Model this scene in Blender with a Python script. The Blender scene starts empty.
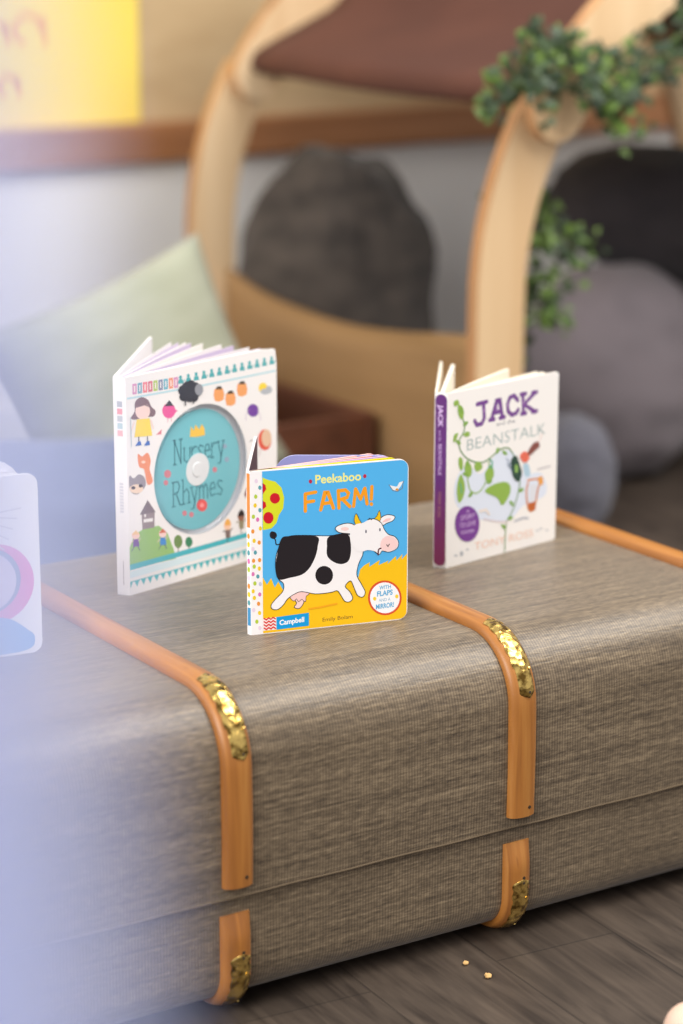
import bpy, bmesh, math, random
from mathutils import Vector, Matrix, noise
from math import sin, cos, pi, radians, sqrt
R_ = radians
SC = bpy.context.scene
FZ = -.008          # floor level
COL = SC.collection
random.seed(7)

# ------------------------------------------------------------------ helpers
def s2l(c):
    return tuple(((v/12.92) if v <= .04045 else ((v+.055)/1.055)**2.4) for v in [x/255 for x in c])

def new_mat(name):
    m = bpy.data.materials.new(name); m.use_nodes = True
    nt = m.node_tree; b = nt.nodes['Principled BSDF']
    return m, nt, b

def N(nt, t, **kw):
    n = nt.nodes.new(t)
    for k, v in kw.items():
        if k in n.inputs: n.inputs[k].default_value = v
        else: setattr(n, k, v)
    return n

_ink = {}
def ink(rgb, rough=.42):
    k = (tuple(rgb), rough)
    if k not in _ink:
        m, nt, b = new_mat('ink_%d_%d_%d' % tuple(rgb))
        b.inputs['Base Color'].default_value = (*s2l(rgb), 1)
        b.inputs['Roughness'].default_value = rough
        b.inputs['Specular IOR Level'].default_value = .35
        _ink[k] = m
    return _ink[k]

def mat_noise(name, c1, c2, scale=(8, 8, 8), rough=.8, bump=.2, bscale=60, detail=4, dist=.002, sheen=0, lo=.35, hi=.65, coat=0):
    m, nt, b = new_mat(name)
    tc = N(nt, 'ShaderNodeTexCoord'); mp = N(nt, 'ShaderNodeMapping'); mp.inputs['Scale'].default_value = scale
    nt.links.new(tc.outputs['Object'], mp.inputs['Vector'])
    nz = N(nt, 'ShaderNodeTexNoise', Scale=1.0, Detail=float(detail)); nt.links.new(mp.outputs[0], nz.inputs['Vector'])
    cr = N(nt, 'ShaderNodeValToRGB'); cr.color_ramp.elements[0].position = lo; cr.color_ramp.elements[1].position = hi
    cr.color_ramp.elements[0].color = (*s2l(c1), 1); cr.color_ramp.elements[1].color = (*s2l(c2), 1)
    nt.links.new(nz.outputs['Fac'], cr.inputs['Fac']); nt.links.new(cr.outputs[0], b.inputs['Base Color'])
    b.inputs['Roughness'].default_value = rough
    if sheen: b.inputs['Sheen Weight'].default_value = sheen
    if coat: b.inputs['Coat Weight'].default_value = coat; b.inputs['Coat Roughness'].default_value = .25
    if bump:
        n2 = N(nt, 'ShaderNodeTexNoise', Scale=float(bscale), Detail=3.0); nt.links.new(tc.outputs['Object'], n2.inputs['Vector'])
        bp = N(nt, 'ShaderNodeBump', Strength=bump, Distance=dist); nt.links.new(n2.outputs['Fac'], bp.inputs['Height'])
        nt.links.new(bp.outputs[0], b.inputs['Normal'])
    return m

def mat_wood(name, c1, c2, c3, axis=1, fine=90., rough=.45, coat=.1, spots=False):
    """wood with grain running along object axis"""
    m, nt, b = new_mat(name)
    tc = N(nt, 'ShaderNodeTexCoord'); mp = N(nt, 'ShaderNodeMapping')
    sc = [fine, fine, fine]
    for q in (axis if isinstance(axis, tuple) else (axis,)): sc[q] = fine*.05
    mp.inputs['Scale'].default_value = sc
    nt.links.new(tc.outputs['Object'], mp.inputs['Vector'])
    nz = N(nt, 'ShaderNodeTexNoise', Scale=1.0, Detail=5.0, Distortion=.6); nt.links.new(mp.outputs[0], nz.inputs['Vector'])
    cr = N(nt, 'ShaderNodeValToRGB'); e = cr.color_ramp.elements
    e[0].position = .3; e[0].color = (*s2l(c1), 1); e[1].position = .72; e[1].color = (*s2l(c3), 1)
    x = e.new(.5); x.color = (*s2l(c2), 1)
    nt.links.new(nz.outputs['Fac'], cr.inputs['Fac'])
    out = cr.outputs[0]
    if spots:
        n3 = N(nt, 'ShaderNodeTexNoise', Scale=38.0, Detail=2.0); mp3 = N(nt, 'ShaderNodeMapping')
        mp3.inputs['Scale'].default_value = (1.6, .5, .5)
        nt.links.new(tc.outputs['Object'], mp3.inputs['Vector']); nt.links.new(mp3.outputs[0], n3.inputs['Vector'])
        c3_ = N(nt, 'ShaderNodeValToRGB'); c3_.color_ramp.elements[0].position = .68; c3_.color_ramp.elements[1].position = .78
        nt.links.new(n3.outputs['Fac'], c3_.inputs['Fac'])
        mx = N(nt, 'ShaderNodeMix'); mx.data_type = 'RGBA'
        nt.links.new(c3_.outputs[0], mx.inputs['Factor']); nt.links.new(out, mx.inputs[6])
        mx.inputs[7].default_value = (*s2l((118, 62, 24)), 1); out = mx.outputs[2]
    nt.links.new(out, b.inputs['Base Color'])
    b.inputs['Roughness'].default_value = rough
    b.inputs['Coat Weight'].default_value = coat; b.inputs['Coat Roughness'].default_value = .3
    bp = N(nt, 'ShaderNodeBump', Strength=.12, Distance=.001); nt.links.new(nz.outputs['Fac'], bp.inputs['Height'])
    nt.links.new(bp.outputs[0], b.inputs['Normal'])
    return m

def tag(o, label=None, cat=None, group=None, kind=None):
    if label: o['label'] = label
    if cat: o['category'] = cat
    if group: o['group'] = group
    if kind: o['kind'] = kind
    return o

def thing(name, label, cat, loc=(0, 0, 0), rz=0, group=None):
    o = bpy.data.objects.new(name, None); o.empty_display_size = .05; COL.objects.link(o)
    o.location = loc; o.rotation_euler = (0, 0, rz)
    return tag(o, label, cat, group)

class MB:
    """mesh builder with material slots"""
    def __init__(s): s.v = []; s.f = []; s.m = []; s.mats = []
    def mi(s, m):
        if m not in s.mats: s.mats.append(m)
        return s.mats.index(m)
    def face(s, pts, m):
        b = len(s.v); s.v += [tuple(p) for p in pts]; s.f.append(tuple(range(b, b+len(pts)))); s.m.append(s.mi(m))
    def grid(s, rows, m, closed=False):
        """rows of equal length point lists"""
        b = len(s.v); n = len(rows[0]); k = s.mi(m)
        for r in rows: s.v += [tuple(p) for p in r]
        for i in range(len(rows)-1):
            for j in range(n if closed else n-1):
                j2 = (j+1) % n
                s.f.append((b+i*n+j, b+i*n+j2, b+(i+1)*n+j2, b+(i+1)*n+j)); s.m.append(k)
    def cap(s, pts, m): s.face(pts, m)
    def box(s, x0, x1, y0, y1, z0, z1, m):
        p = [(x, y, z) for x in (x0, x1) for y in (y0, y1) for z in (z0, z1)]
        for q in ((0, 1, 3, 2), (4, 6, 7, 5), (0, 4, 5, 1), (2, 3, 7, 6), (0, 2, 6, 4), (1, 5, 7, 3)): s.face([p[i] for i in q], m)
    def tube(s, path, r, m, n=8, cap=True):
        rows = []
        path = [Vector(p) for p in path]
        for i, p in enumerate(path):
            t = (path[min(i+1, len(path)-1)]-path[max(i-1, 0)]).normalized()
            a = t.cross(Vector((0, 0, 1)))
            if a.length < .05: a = t.cross(Vector((0, 1, 0)))
            a.normalize(); c = t.cross(a)
            rr = r[i] if isinstance(r, (list, tuple)) else r
            rows.append([p+(a*cos(2*pi*k/n)+c*sin(2*pi*k/n))*rr for k in range(n)])
        s.grid(rows, m, True)
        if cap: s.face(rows[0], m); s.face(rows[-1][::-1], m)
    def xf(s, M):
        s.v = [tuple(M @ Vector(v)) for v in s.v]; return s
    def build(s, name, parent=None, smooth=False, bevel=0, merge=True, world=None, autos=None, segs=2, sub=0):
        me = bpy.data.meshes.new(name)
        v = s.v
        if world is not None:
            Mi = (Matrix.Translation(world.location) @ Matrix.Rotation(world.rotation_euler.z, 4, 'Z')).inverted()
            v = [tuple(Mi @ Vector(p)) for p in v]
        me.from_pydata(v, [], s.f)
        for m in s.mats: me.materials.append(m)
        for p, k in zip(me.polygons, s.m): p.material_index = k
        if merge:
            bm = bmesh.new(); bm.from_mesh(me); bmesh.ops.remove_doubles(bm, verts=bm.verts, dist=1e-6)
            bmesh.ops.recalc_face_normals(bm, faces=bm.faces); bm.to_mesh(me); bm.free()
        if smooth or autos:
            for p in me.polygons: p.use_smooth = True
            if autos:
                me.set_sharp_from_angle(angle=R_(autos))
        o = bpy.data.objects.new(name, me); COL.objects.link(o)
        if bevel:
            b = o.modifiers.new('bevel', 'BEVEL'); b.width = bevel; b.segments = segs; b.limit_method = 'ANGLE'; b.angle_limit = R_(35)
        if sub:
            b = o.modifiers.new('sub', 'SUBSURF'); b.levels = sub; b.render_levels = sub
        if parent: o.parent = parent
        return o

def catmull(pts, n=5, closed=True):
    out = []; L = len(pts)
    rng = range(L) if closed else range(L-1)
    for i in rng:
        if closed: p0, p1, p2, p3 = pts[(i-1) % L], pts[i], pts[(i+1) % L], pts[(i+2) % L]
        else: p0, p1, p2, p3 = pts[max(i-1, 0)], pts[i], pts[i+1], pts[min(i+2, L-1)]
        for k in range(n):
            t = k/n
            out.append(tuple(.5*((2*b)+(-a+c)*t+(2*a-5*b+4*c-d)*t*t+(-a+3*b-3*c+d)*t**3) for a, b, c, d in zip(p0, p1, p2, p3)))
    if not closed: out.append(tuple(pts[-1]))
    return out

_txt = {}
def text_mesh(s, bold):
    k = (s, bold)
    if k not in _txt:
        cu = bpy.data.curves.new('lettering', 'FONT'); cu.body = s; cu.size = 1; cu.offset = bold; cu.resolution_u = 3
        cu.fill_mode = 'FRONT'
        o = bpy.data.objects.new('lettering', cu); COL.objects.link(o)
        dg = bpy.context.evaluated_depsgraph_get(); dg.update()
        me = bpy.data.meshes.new_from_object(o.evaluated_get(dg))
        vs = [(v.co.x, v.co.y) for v in me.vertices]; fs = [tuple(p.vertices) for p in me.polygons]
        bpy.data.objects.remove(o); bpy.data.curves.remove(cu); bpy.data.meshes.remove(me)
        _txt[k] = (vs, fs)
    return _txt[k]

class Art:
    """flat printed artwork on a cover: design coordinates are mapped bilinearly onto the cover's width x height"""
    def __init__(s, mb, corners, W, H, step=4.5e-5, y0=-2e-5):
        s.mb = mb; s.c = corners; s.W = W; s.H = H; s.laid = []; s.step = step; s.y0 = y0
    def uv(s, p):
        tl, tr, br, bl = s.c; u = v = .5
        for _ in range(8):
            top = [tl[i]+(tr[i]-tl[i])*u for i in (0, 1)]; bot = [bl[i]+(br[i]-bl[i])*u for i in (0, 1)]
            f = [bot[i]+(top[i]-bot[i])*v-p[i] for i in (0, 1)]
            du = [(br[i]-bl[i])*(1-v)+(tr[i]-tl[i])*v for i in (0, 1)]; dv = [top[i]-bot[i] for i in (0, 1)]
            det = du[0]*dv[1]-du[1]*dv[0]
            u -= (f[0]*dv[1]-f[1]*dv[0])/det; v -= (du[0]*f[1]-du[1]*f[0])/det
        return u*s.W, v*s.H
    def lay(s, q, pad=0.):
        """printed shapes stack only where they overlap"""
        b = (min(p[0] for p in q)-pad, max(p[0] for p in q)+pad, min(p[1] for p in q)-pad, max(p[1] for p in q)+pad)
        k = 0
        for c, kk in s.laid:
            if b[0] < c[1] and b[1] > c[0] and b[2] < c[3] and b[3] > c[2]: k = max(k, kk)
        s.laid.append((b, k+1)); return s.y0-(k+1)*s.step
    def clip(s, q): return (min(max(q[0], .0006), s.W-.0006), min(max(q[1], .0006), s.H-.0006))
    def raw(s, q, m, y=None):
        y = s.lay(q) if y is None else y
        q = [s.clip(a) for a in q]
        s.mb.face([(a[0], y, a[1]) for a in q], m)
    def poly(s, pts, rgb, smooth=0, y=None):
        if smooth: pts = catmull(pts, smooth)
        s.raw([s.uv(p) for p in pts], ink(rgb), y)
    def ell(s, cx, cy, rx, ry, rgb, n=20, a0=0, y=None):
        s.poly([(cx+rx*cos(2*pi*i/n), cy+ry*sin(2*pi*i/n)) for i in range(n)], rgb, y=y)
    def stroke(s, pts, w, rgb, smooth=0, closed=False):
        """w in metres"""
        if smooth: pts = catmull(pts, smooth, closed)
        q = [s.uv(p) for p in pts]
        q = [p for k, p in enumerate(q) if k == 0 or abs(p[0]-q[k-1][0])+abs(p[1]-q[k-1][1]) > 1e-6]
        y = s.lay(q, w/2); m = ink(rgb); L = len(q); A, B = [], []
        for i, p in enumerate(q):
            if closed: a, b = q[(i-1) % L], q[(i+1) % L]
            else: a, b = q[max(i-1, 0)], q[min(i+1, L-1)]
            tx, tz = b[0]-a[0], b[1]-a[1]; d = sqrt(tx*tx+tz*tz) or 1
            c1 = (p[0]-a[0], p[1]-a[1]); c2 = (b[0]-p[0], b[1]-p[1]); l1 = sqrt(c1[0]**2+c1[1]**2); l2 = sqrt(c2[0]**2+c2[1]**2)
            k = 1.
            if l1 > 0 and l2 > 0: k = 1/max(.6, sqrt(max(.01, (1+(c1[0]*c2[0]+c1[1]*c2[1])/(l1*l2))/2)))
            nx, nz = -tz/d*w/2*k, tx/d*w/2*k; A.append((p[0]+nx, p[1]+nz)); B.append((p[0]-nx, p[1]-nz))
        for i in range(L if closed else L-1):
            j = (i+1) % L; s.raw([A[i], A[j], B[j], B[i]], m, y)
        if not closed:
            for p, o, sg in ((q[0], q[1], -1), (q[-1], q[-2], -1)):
                dx, dz = p[0]-o[0], p[1]-o[1]; a0 = math.atan2(dz, dx)
                s.raw([(p[0]+w/2*cos(a0+t), p[1]+w/2*sin(a0+t)) for t in [-pi/2+pi*k/8 for k in range(9)]], m, y)
    def out(s, pts, fill, line, w, smooth=5):
        s.stroke(pts, w, line, smooth, True); s.poly(pts, fill, smooth)
    def text(s, body, p0, p1, h, rgb, bold=0.0):
        """baseline from p0 to p1 in design px, capital height h in design px"""
        vs, fs = text_mesh(body, bold); x0 = min(v[0] for v in vs); x1 = max(v[0] for v in vs)
        a = s.uv(p0); b = s.uv(p1); c = s.uv((p0[0], p0[1]-h))
        e1 = ((b[0]-a[0])/(x1-x0), (b[1]-a[1])/(x1-x0)); hh = (c[1]-a[1])/.70
        y = s.lay([a, b, (a[0], a[1]+hh*.75), (b[0], b[1]+hh*.75), (a[0], a[1]-hh*.2), (b[0], b[1]-hh*.2)]); m = ink(rgb); k = s.mb.mi(m); base = len(s.mb.v)
        for v in vs:
            x = v[0]-x0; q = s.clip((a[0]+e1[0]*x, a[1]+e1[1]*x+hh*v[1])); s.mb.v.append((q[0], y, q[1]))
        for f in fs: s.mb.f.append(tuple(base+i for i in f)); s.mb.m.append(k)

def round_rect(W, H, rad):
    """outline (x,z); rad = (bl, br, tr, tl)"""
    pts = []
    for (cx, cz, a0, r) in ((0, 0, pi, rad[0]), (W, 0, 1.5*pi, rad[1]), (W, H, 0, rad[2]), (0, H, .5*pi, rad[3])):
        sx = 1 if cx == 0 else -1; sz = 1 if cz == 0 else -1
        if r <= 0: pts.append((cx, cz)); continue
        for k in range(7):
            a = a0+k/6*pi/2; pts.append((cx+sx*r+r*cos(a), cz+sz*r+r*sin(a)))
    return pts

def board(mb, W, H, t, m, rad=(0, 0, 0, 0), me=None, mback=None):
    """front face in plane y=0, back at y=t"""
    o = round_rect(W, H, rad); e = .0004
    f = [(x, 0, z) for x, z in o]; b = [(x, t, z) for x, z in o]
    mb.face(f, m); mb.face(b[::-1], mback or m)
    mb.grid([f, b], me or m, True)

def place(mb, x, y, ang, z=0):
    return mb.xf(Matrix.Translation((x, y, z)) @ Matrix.Rotation(R_(ang), 4, 'Z'))

# ------------------------------------------------------------------ camera
cam = bpy.data.cameras.new('camera'); co = bpy.data.objects.new('camera', cam); COL.objects.link(co); SC.camera = co
yaw, pit, rol = 0.57208855, 0.25363962, 0.00157
Fv = Vector((sin(yaw)*cos(pit), cos(yaw)*cos(pit), -sin(pit)))
Rv = Vector((cos(yaw), -sin(yaw), 0)); Uv = Rv.cross(Fv)
R2 = Rv*cos(rol)+Uv*sin(rol); U2 = Uv*cos(rol)-Rv*sin(rol)
CAM = Vector((-.9561, -1.645, .9391))
Mx = Matrix((R2, U2, -Fv)).transposed().to_4x4(); Mx.translation = CAM
co.matrix_world = Mx
cam.sensor_fit = 'VERTICAL'; cam.sensor_height = 36; cam.sensor_width = 24; cam.lens = 2416.9/1024*36
cam.clip_start = .02; cam.clip_end = 60
cam.dof.use_dof = True; cam.dof.focus_distance = 2.20; cam.dof.aperture_fstop = 2.6; cam.dof.aperture_blades = 0

# ------------------------------------------------------------------ materials
def trunk_fabric():
    m, nt, b = new_mat('woven_tweed')
    tc = N(nt, 'ShaderNodeTexCoord')
    def noise_(sc, detail=3., dist=0.):
        mp = N(nt, 'ShaderNodeMapping'); mp.inputs['Scale'].default_value = sc
        nt.links.new(tc.outputs['Object'], mp.inputs['Vector'])
        n = N(nt, 'ShaderNodeTexNoise', Scale=1., Detail=detail, Distortion=dist); nt.links.new(mp.outputs[0], n.inputs['Vector'])
        return n.outputs['Fac']
    a = noise_((11, 300, 300), 3.)       # long streaks of weft
    c = noise_((120, 520, 520), 2.)       # short slubs
    g = noise_((3, 5, 5), 3.)
    # warp ribs across x
    wv = N(nt, 'ShaderNodeTexWave', Scale=1., Distortion=.6); wv.inputs['Detail'].default_value = 1.0
    wv.wave_type = 'BANDS'; wv.bands_direction = 'X'; wv.wave_profile = 'SIN'
    mp = N(nt, 'ShaderNodeMapping'); mp.inputs['Scale'].default_value = (105, 60, 60)
    nt.links.new(tc.outputs['Object'], mp.inputs['Vector']); nt.links.new(mp.outputs[0], wv.inputs['Vector'])
    def mth(op, x, y):
        n = N(nt, 'ShaderNodeMath'); n.operation = op
        for i, q in enumerate((x, y)):
            if isinstance(q, (int, float)): n.inputs[i].default_value = q
            else: nt.links.new(q, n.inputs[i])
        return n.outputs[0]
    s = mth('ADD', mth('MULTIPLY', a, .5), mth('MULTIPLY', c, .5))
    s = mth('ADD', s, mth('MULTIPLY', mth('SUBTRACT', wv.outputs['Fac'], .5), .15))
    s = mth('ADD', s, mth('MULTIPLY', mth('SUBTRACT', g, .5), .08))
    cr = N(nt, 'ShaderNodeValToRGB'); e = cr.color_ramp.elements
    e[0].position = .25; e[0].color = (*s2l((60, 49, 37)), 1); e[1].position = .77; e[1].color = (*s2l((158, 138, 110)), 1)
    x = e.new(.5); x.color = (*s2l((108, 92, 72)), 1)
    nt.links.new(s, cr.inputs['Fac']); nt.links.new(cr.outputs[0], b.inputs['Base Color'])
    b.inputs['Roughness'].default_value = .42; b.inputs['Specular IOR Level'].default_value = .55
    b.inputs['Sheen Weight'].default_value = .25; b.inputs['Sheen Roughness'].default_value = .4
    bp = N(nt, 'ShaderNodeBump', Strength=.4, Distance=.001); nt.links.new(s, bp.inputs['Height'])
    nt.links.new(bp.outputs[0], b.inputs['Normal'])
    return m
M_TWEED = trunk_fabric()
M_RIB = mat_wood('honey_bentwood', (146, 90, 40), (172, 110, 48), (188, 128, 62), axis=(1, 2), fine=110., rough=.42, coat=.08, spots=True)
def brass():
    m, nt, b = new_mat('stamped_brass')
    tc = N(nt, 'ShaderNodeTexCoord'); nz = N(nt, 'ShaderNodeTexNoise', Scale=130., Detail=3.); nt.links.new(tc.outputs['Object'], nz.inputs['Vector'])
    cr = N(nt, 'ShaderNodeValToRGB'); e = cr.color_ramp.elements
    e[0].position = .38; e[0].color = (*s2l((128, 98, 46)), 1); e[1].position = .55; e[1].color = (*s2l((236, 200, 116)), 1)
    nt.links.new(nz.outputs['Fac'], cr.inputs['Fac']); nt.links.new(cr.outputs[0], b.inputs['Base Color'])
    b.inputs['Metallic'].default_value = 1; b.inputs['Roughness'].default_value = .27
    n2 = N(nt, 'ShaderNodeTexVoronoi', Scale=160.); nt.links.new(tc.outputs['Object'], n2.inputs['Vector'])
    bp = N(nt, 'ShaderNodeBump', Strength=.8, Distance=.0012); nt.links.new(n2.outputs['Distance'], bp.inputs['Height'])
    nt.links.new(bp.outputs[0], b.inputs['Normal'])
    return m
M_BRASS = brass()
M_NAIL = ink((60, 48, 36), .5)
M_PAPER = ink((238, 233, 230), .6)
M_BIRCH = mat_wood('birch_plywood', (212, 176, 132), (222, 190, 148), (230, 202, 164), axis=2, fine=14., rough=.55, coat=0)
M_BIRCH_EDGE = mat_wood('birch_edge', (170, 120, 76), (190, 140, 94), (205, 158, 110), axis=2, fine=20., rough=.6, coat=0)
M_RAIL = mat_wood('pine_rail', (140, 90, 54), (168, 114, 72), (184, 130, 88), axis=0, fine=30., rough=.5, coat=.05)

# ------------------------------------------------------------------ the setting
def floor_mat():
    m, nt, b = new_mat('grey_oak_planks')
    tc = N(nt, 'ShaderNodeTexCoord'); mp = N(nt, 'ShaderNodeMapping'); mp.inputs['Rotation'].default_value = (0, 0, R_(-86))
    nt.links.new(tc.outputs['Object'], mp.inputs['Vector'])
    br = N(nt, 'ShaderNodeTexBrick'); br.inputs['Scale'].default_value = 1.; br.inputs['Brick Width'].default_value = 1.2
    br.inputs['Row Height'].default_value = .13; br.inputs['Mortar Size'].default_value = .0012
    br.inputs['Color1'].default_value = (.3, .3, .3, 1); br.inputs['Color2'].default_value = (.62, .62, .62, 1); br.inputs['Mortar'].default_value = (0, 0, 0, 1)
    nt.links.new(mp.outputs[0], br.inputs['Vector'])
    m2 = N(nt, 'ShaderNodeMapping'); m2.inputs['Scale'].default_value = (5, 60, 60); nt.links.new(mp.outputs[0], m2.inputs['Vector'])
    nz = N(nt, 'ShaderNodeTexNoise', Scale=1., Detail=6., Distortion=1.2); nt.links.new(m2.outputs[0], nz.inputs['Vector'])
    m3 = N(nt, 'ShaderNodeMapping'); m3.inputs['Scale'].default_value = (3, 9, 9); nt.links.new(mp.outputs[0], m3.inputs['Vector'])
    n3 = N(nt, 'ShaderNodeTexNoise', Scale=1., Detail=3., Distortion=3.); nt.links.new(m3.outputs[0], n3.inputs['Vector'])
    ad = N(nt, 'ShaderNodeMix'); ad.data_type = 'FLOAT'; ad.inputs['Factor'].default_value = .45
    nt.links.new(nz.outputs['Fac'], ad.inputs[2]); nt.links.new(n3.outputs['Fac'], ad.inputs[3])
    cr = N(nt, 'ShaderNodeValToRGB'); e = cr.color_ramp.elements
    e[0].position = .36; e[0].color = (*s2l((56, 46, 39)), 1); e[1].position = .66; e[1].color = (*s2l((102, 88, 76)), 1)
    nt.links.new(ad.outputs[0], cr.inputs['Fac'])
    mx = N(nt, 'ShaderNodeMix'); mx.data_type = 'RGBA'; mx.blend_type = 'MULTIPLY'; mx.inputs['Factor'].default_value = .55
    nt.links.new(cr.outputs[0], mx.inputs[6]); nt.links.new(br.outputs['Color'], mx.inputs[7])
    nt.links.new(mx.outputs[2], b.inputs['Base Color']); b.inputs['Roughness'].default_value = .5
    bp = N(nt, 'ShaderNodeBump', Strength=.3, Distance=.002); nt.links.new(br.outputs['Color'], bp.inputs['Height']); nt.links.new(bp.outputs[0], b.inputs['Normal'])
    return m
mb = MB(); mb.box(-3, 5, -3, 2.1, -.06, FZ, floor_mat()); tag(mb.build('floor'), kind='structure')

M_WALL = mat_noise('white_wall_paint', (238, 235, 230), (242, 240, 236), (3, 3, 3), .85, .05, 40)
M_CORK = mat_noise('tan_board', (186, 158, 118), (202, 176, 136), (5, 5, 12), .9, .15, 80)
mb = MB(); mb.box(-3, 5, 2.0, 2.1, FZ, .55, M_WALL); mb.box(-3, 5, 2.0, 2.1, .55, 1.5, M_CORK); mb.box(-3, 5, 2.0, 2.1, 1.5, 2.5, M_WALL)
tag(mb.build('wall_back', merge=False), kind='structure')
mb = MB(); mb.box(-3, 5, 1.965, 1.9995, .487, .552, M_RAIL)
tag(mb.build('trim_1', bevel=.004), kind='structure')
mb = MB(); mb.box(-3, 5, 1.985, 1.9995, FZ, .09, M_WALL); tag(mb.build('baseboard_back', bevel=.003), kind='structure')

# ------------------------------------------------------------------ trunk
TX0, TX1 = -.315, .612
SEAM = .1035
def arc(cy, cz, r, a0, a1, n=10): return [(cy+r*cos(a0+(a1-a0)*k/n), cz+r*sin(a0+(a1-a0)*k/n)) for k in range(n+1)]
YF, YB, ZT, RT, RB = .009, .525, .281, .060, .034
lid_prof = [(YF+.0005, SEAM+.001)]+[(YF, SEAM+.012), (YF-.0008, .16)]+arc(YF+RT, ZT-RT, RT, pi, pi/2)+arc(YB-RT, ZT-RT, RT, pi/2, 0)+[(YB, SEAM+.012), (YB, SEAM+.001)]
bi = .0045
base_prof = [(YF+bi, SEAM-.001), (YF+bi, .07)]+arc(YF+bi+RB, .002+RB, RB, pi, 1.5*pi, 8)+arc(YB-bi-RB, .002+RB, RB, 1.5*pi, 2*pi, 8)+[(YB-bi, .07), (YB-bi, SEAM-.001)]
def extr(mb, prof, x0, x1, m, r=.02, cz=.15, cy=.267, capm=None):
    rows = []
    st = [(x0+r*(1-cos(a)), r*(1-sin(a))) for a in [k*pi/2/6 for k in range(7)]]
    xs = st+[(x0+r+(x1-x0-2*r)*k/8, 0) for k in range(1, 8)]+[(x1-(a-x0), b) for a, b in reversed(st)]
    for x, ins in xs:
        row = []
        for (y, z) in prof:
            yy = y+(ins if y < cy else -ins)*min(1, abs(y-cy)/.06)
            zz = z+(-ins if z > cz+.05 else 0) if z > .2 else (z+ins if z < .05 else z)
            row.append((x, yy, zz))
        rows.append(row)
    mb.grid(rows, m); mb.face(rows[0], m); mb.face(rows[-1][::-1], m)
trunk = thing('trunk', 'large closed travel trunk in grey-brown woven cloth with bent wooden ribs, standing on the floor', 'trunk', (.15, .267, FZ))
mb = MB(); extr(mb, lid_prof, TX0, TX1, M_TWEED); mb.build('lid', trunk, autos=40, world=trunk)
mb = MB(); extr(mb, base_prof, TX0+.004, TX1-.004, M_TWEED, cz=.0); mb.build('base', trunk, autos=40, world=trunk)
# piped edge of the lid along the seam
mb = MB()
mb.tube([(TX0+.01+(TX1-TX0-.02)*k/30, YF+.0006, SEAM+.0012+.0004*sin(k*1.7)) for k in range(31)], .0010, ink((104, 88, 68), .8), 8)
mb.build('seam_piping', trunk, smooth=True, world=trunk)

def normals(path):
    out = []
    for i, p in enumerate(path):
        a = path[max(i-1, 0)]; b = path[min(i+1, len(path)-1)]
        t = Vector((b[0]-a[0], b[1]-a[1])).normalized(); out.append((-t.y, t.x))   # left of travel
    return out
def resample(path, n):
    d = [0]
    for a, b in zip(path, path[1:]): d.append(d[-1]+sqrt((a[0]-b[0])**2+(a[1]-b[1])**2))
    out = []; j = 0
    for k in range(n+1):
        s = d[-1]*k/n
        while j < len(d)-2 and d[j+1] < s: j += 1
        t = (s-d[j])/max(1e-9, d[j+1]-d[j]); out.append(tuple(path[j][q]+(path[j+1][q]-path[j][q])*t for q in (0, 1)))
    return out
def sweep(mb, xc, path, prof, m, cap=True, wfun=None, hfun=None):
    """prof: list of (dx, height over surface); path in (y,z); outward = left of travel for front-up-over"""
    nn = normals(path); rows = []
    for i, (p, n) in enumerate(zip(path, nn)):
        f = wfun(i, len(path)) if wfun else 1
        row = []
        for dx, h in prof:
            if hfun: h = h*hfun(i, len(path)) if h > 0 else h
            row.append((xc+dx*f, p[0]+n[0]*h, p[1]+n[1]*h))
        rows.append(row)
    mb.grid(rows, m)
    if cap: mb.face(rows[0], m); mb.face(rows[-1][::-1], m)
HW, HT = .0147, .0086
rib_prof = [(-HW, -.001)]+[(-HW*cos(a)**.9 if cos(a) >= 0 else HW*(-cos(a))**.9, HT*sin(a)**.8) for a in [pi*k/14 for k in range(15)]]+[(HW, -.001)]
up_front = [p for p in lid_prof if p[1] > .12 or True]
lid_path = [(YF, .1165)]+[(YF-.0004, .14), (YF-.0008, .18)]+lid_prof[3:-2]+[(YB, .1165)]
lid_path = resample(lid_path, 90)
low_path = resample([(YF+bi+.10, .0015)]+list(reversed(arc(YF+bi+RB, .0015+RB, RB, pi, 1.5*pi, 8)))+[(YF+bi, .07), (YF+bi, .0885)], 30)
low_back = resample([(YB-bi, .0935), (YB-bi, .07)]+list(reversed(arc(YB-bi-RB, .0015+RB, RB, 1.5*pi, 2*pi, 8)))+[(YB-bi-.10, .0015)], 30)
bp_prof = [(q, HT*max(0, 1-min(1, abs(q+.0034)/HW)**2)**.42+.0010) for q in [-.0124+.0232*k/12 for k in range(13)]]
def scallop(i, n):
    t = i/(n-1); e = min(1, sqrt(max(0, 1-(1-min(1, t/.10))**2))+.15) * min(1, sqrt(max(0, 1-(1-min(1, (1-t)/.10))**2))+.05)
    return e*(.86+.13*abs(sin(t*pi*7))) if .3 < t else e*.84
def nail(mb, x, path, i, m, r=.0017, h=HT):
    n = normals(path)[i]; p = path[i]; c = Vector((x, p[0]+n[0]*h, p[1]+n[1]*h)); nv = Vector((0, n[0], n[1])); a = Vector((1, 0, 0)); b = nv.cross(a)
    rows = [[c+nv*hh+(a*cos(k*pi/4)+b*sin(k*pi/4))*rr for k in range(8)] for rr, hh in ((r, -.0012), (r, .0001), (r*.55, .0003))]
    mb.grid(rows, m, True); mb.face(rows[-1], m)
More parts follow.
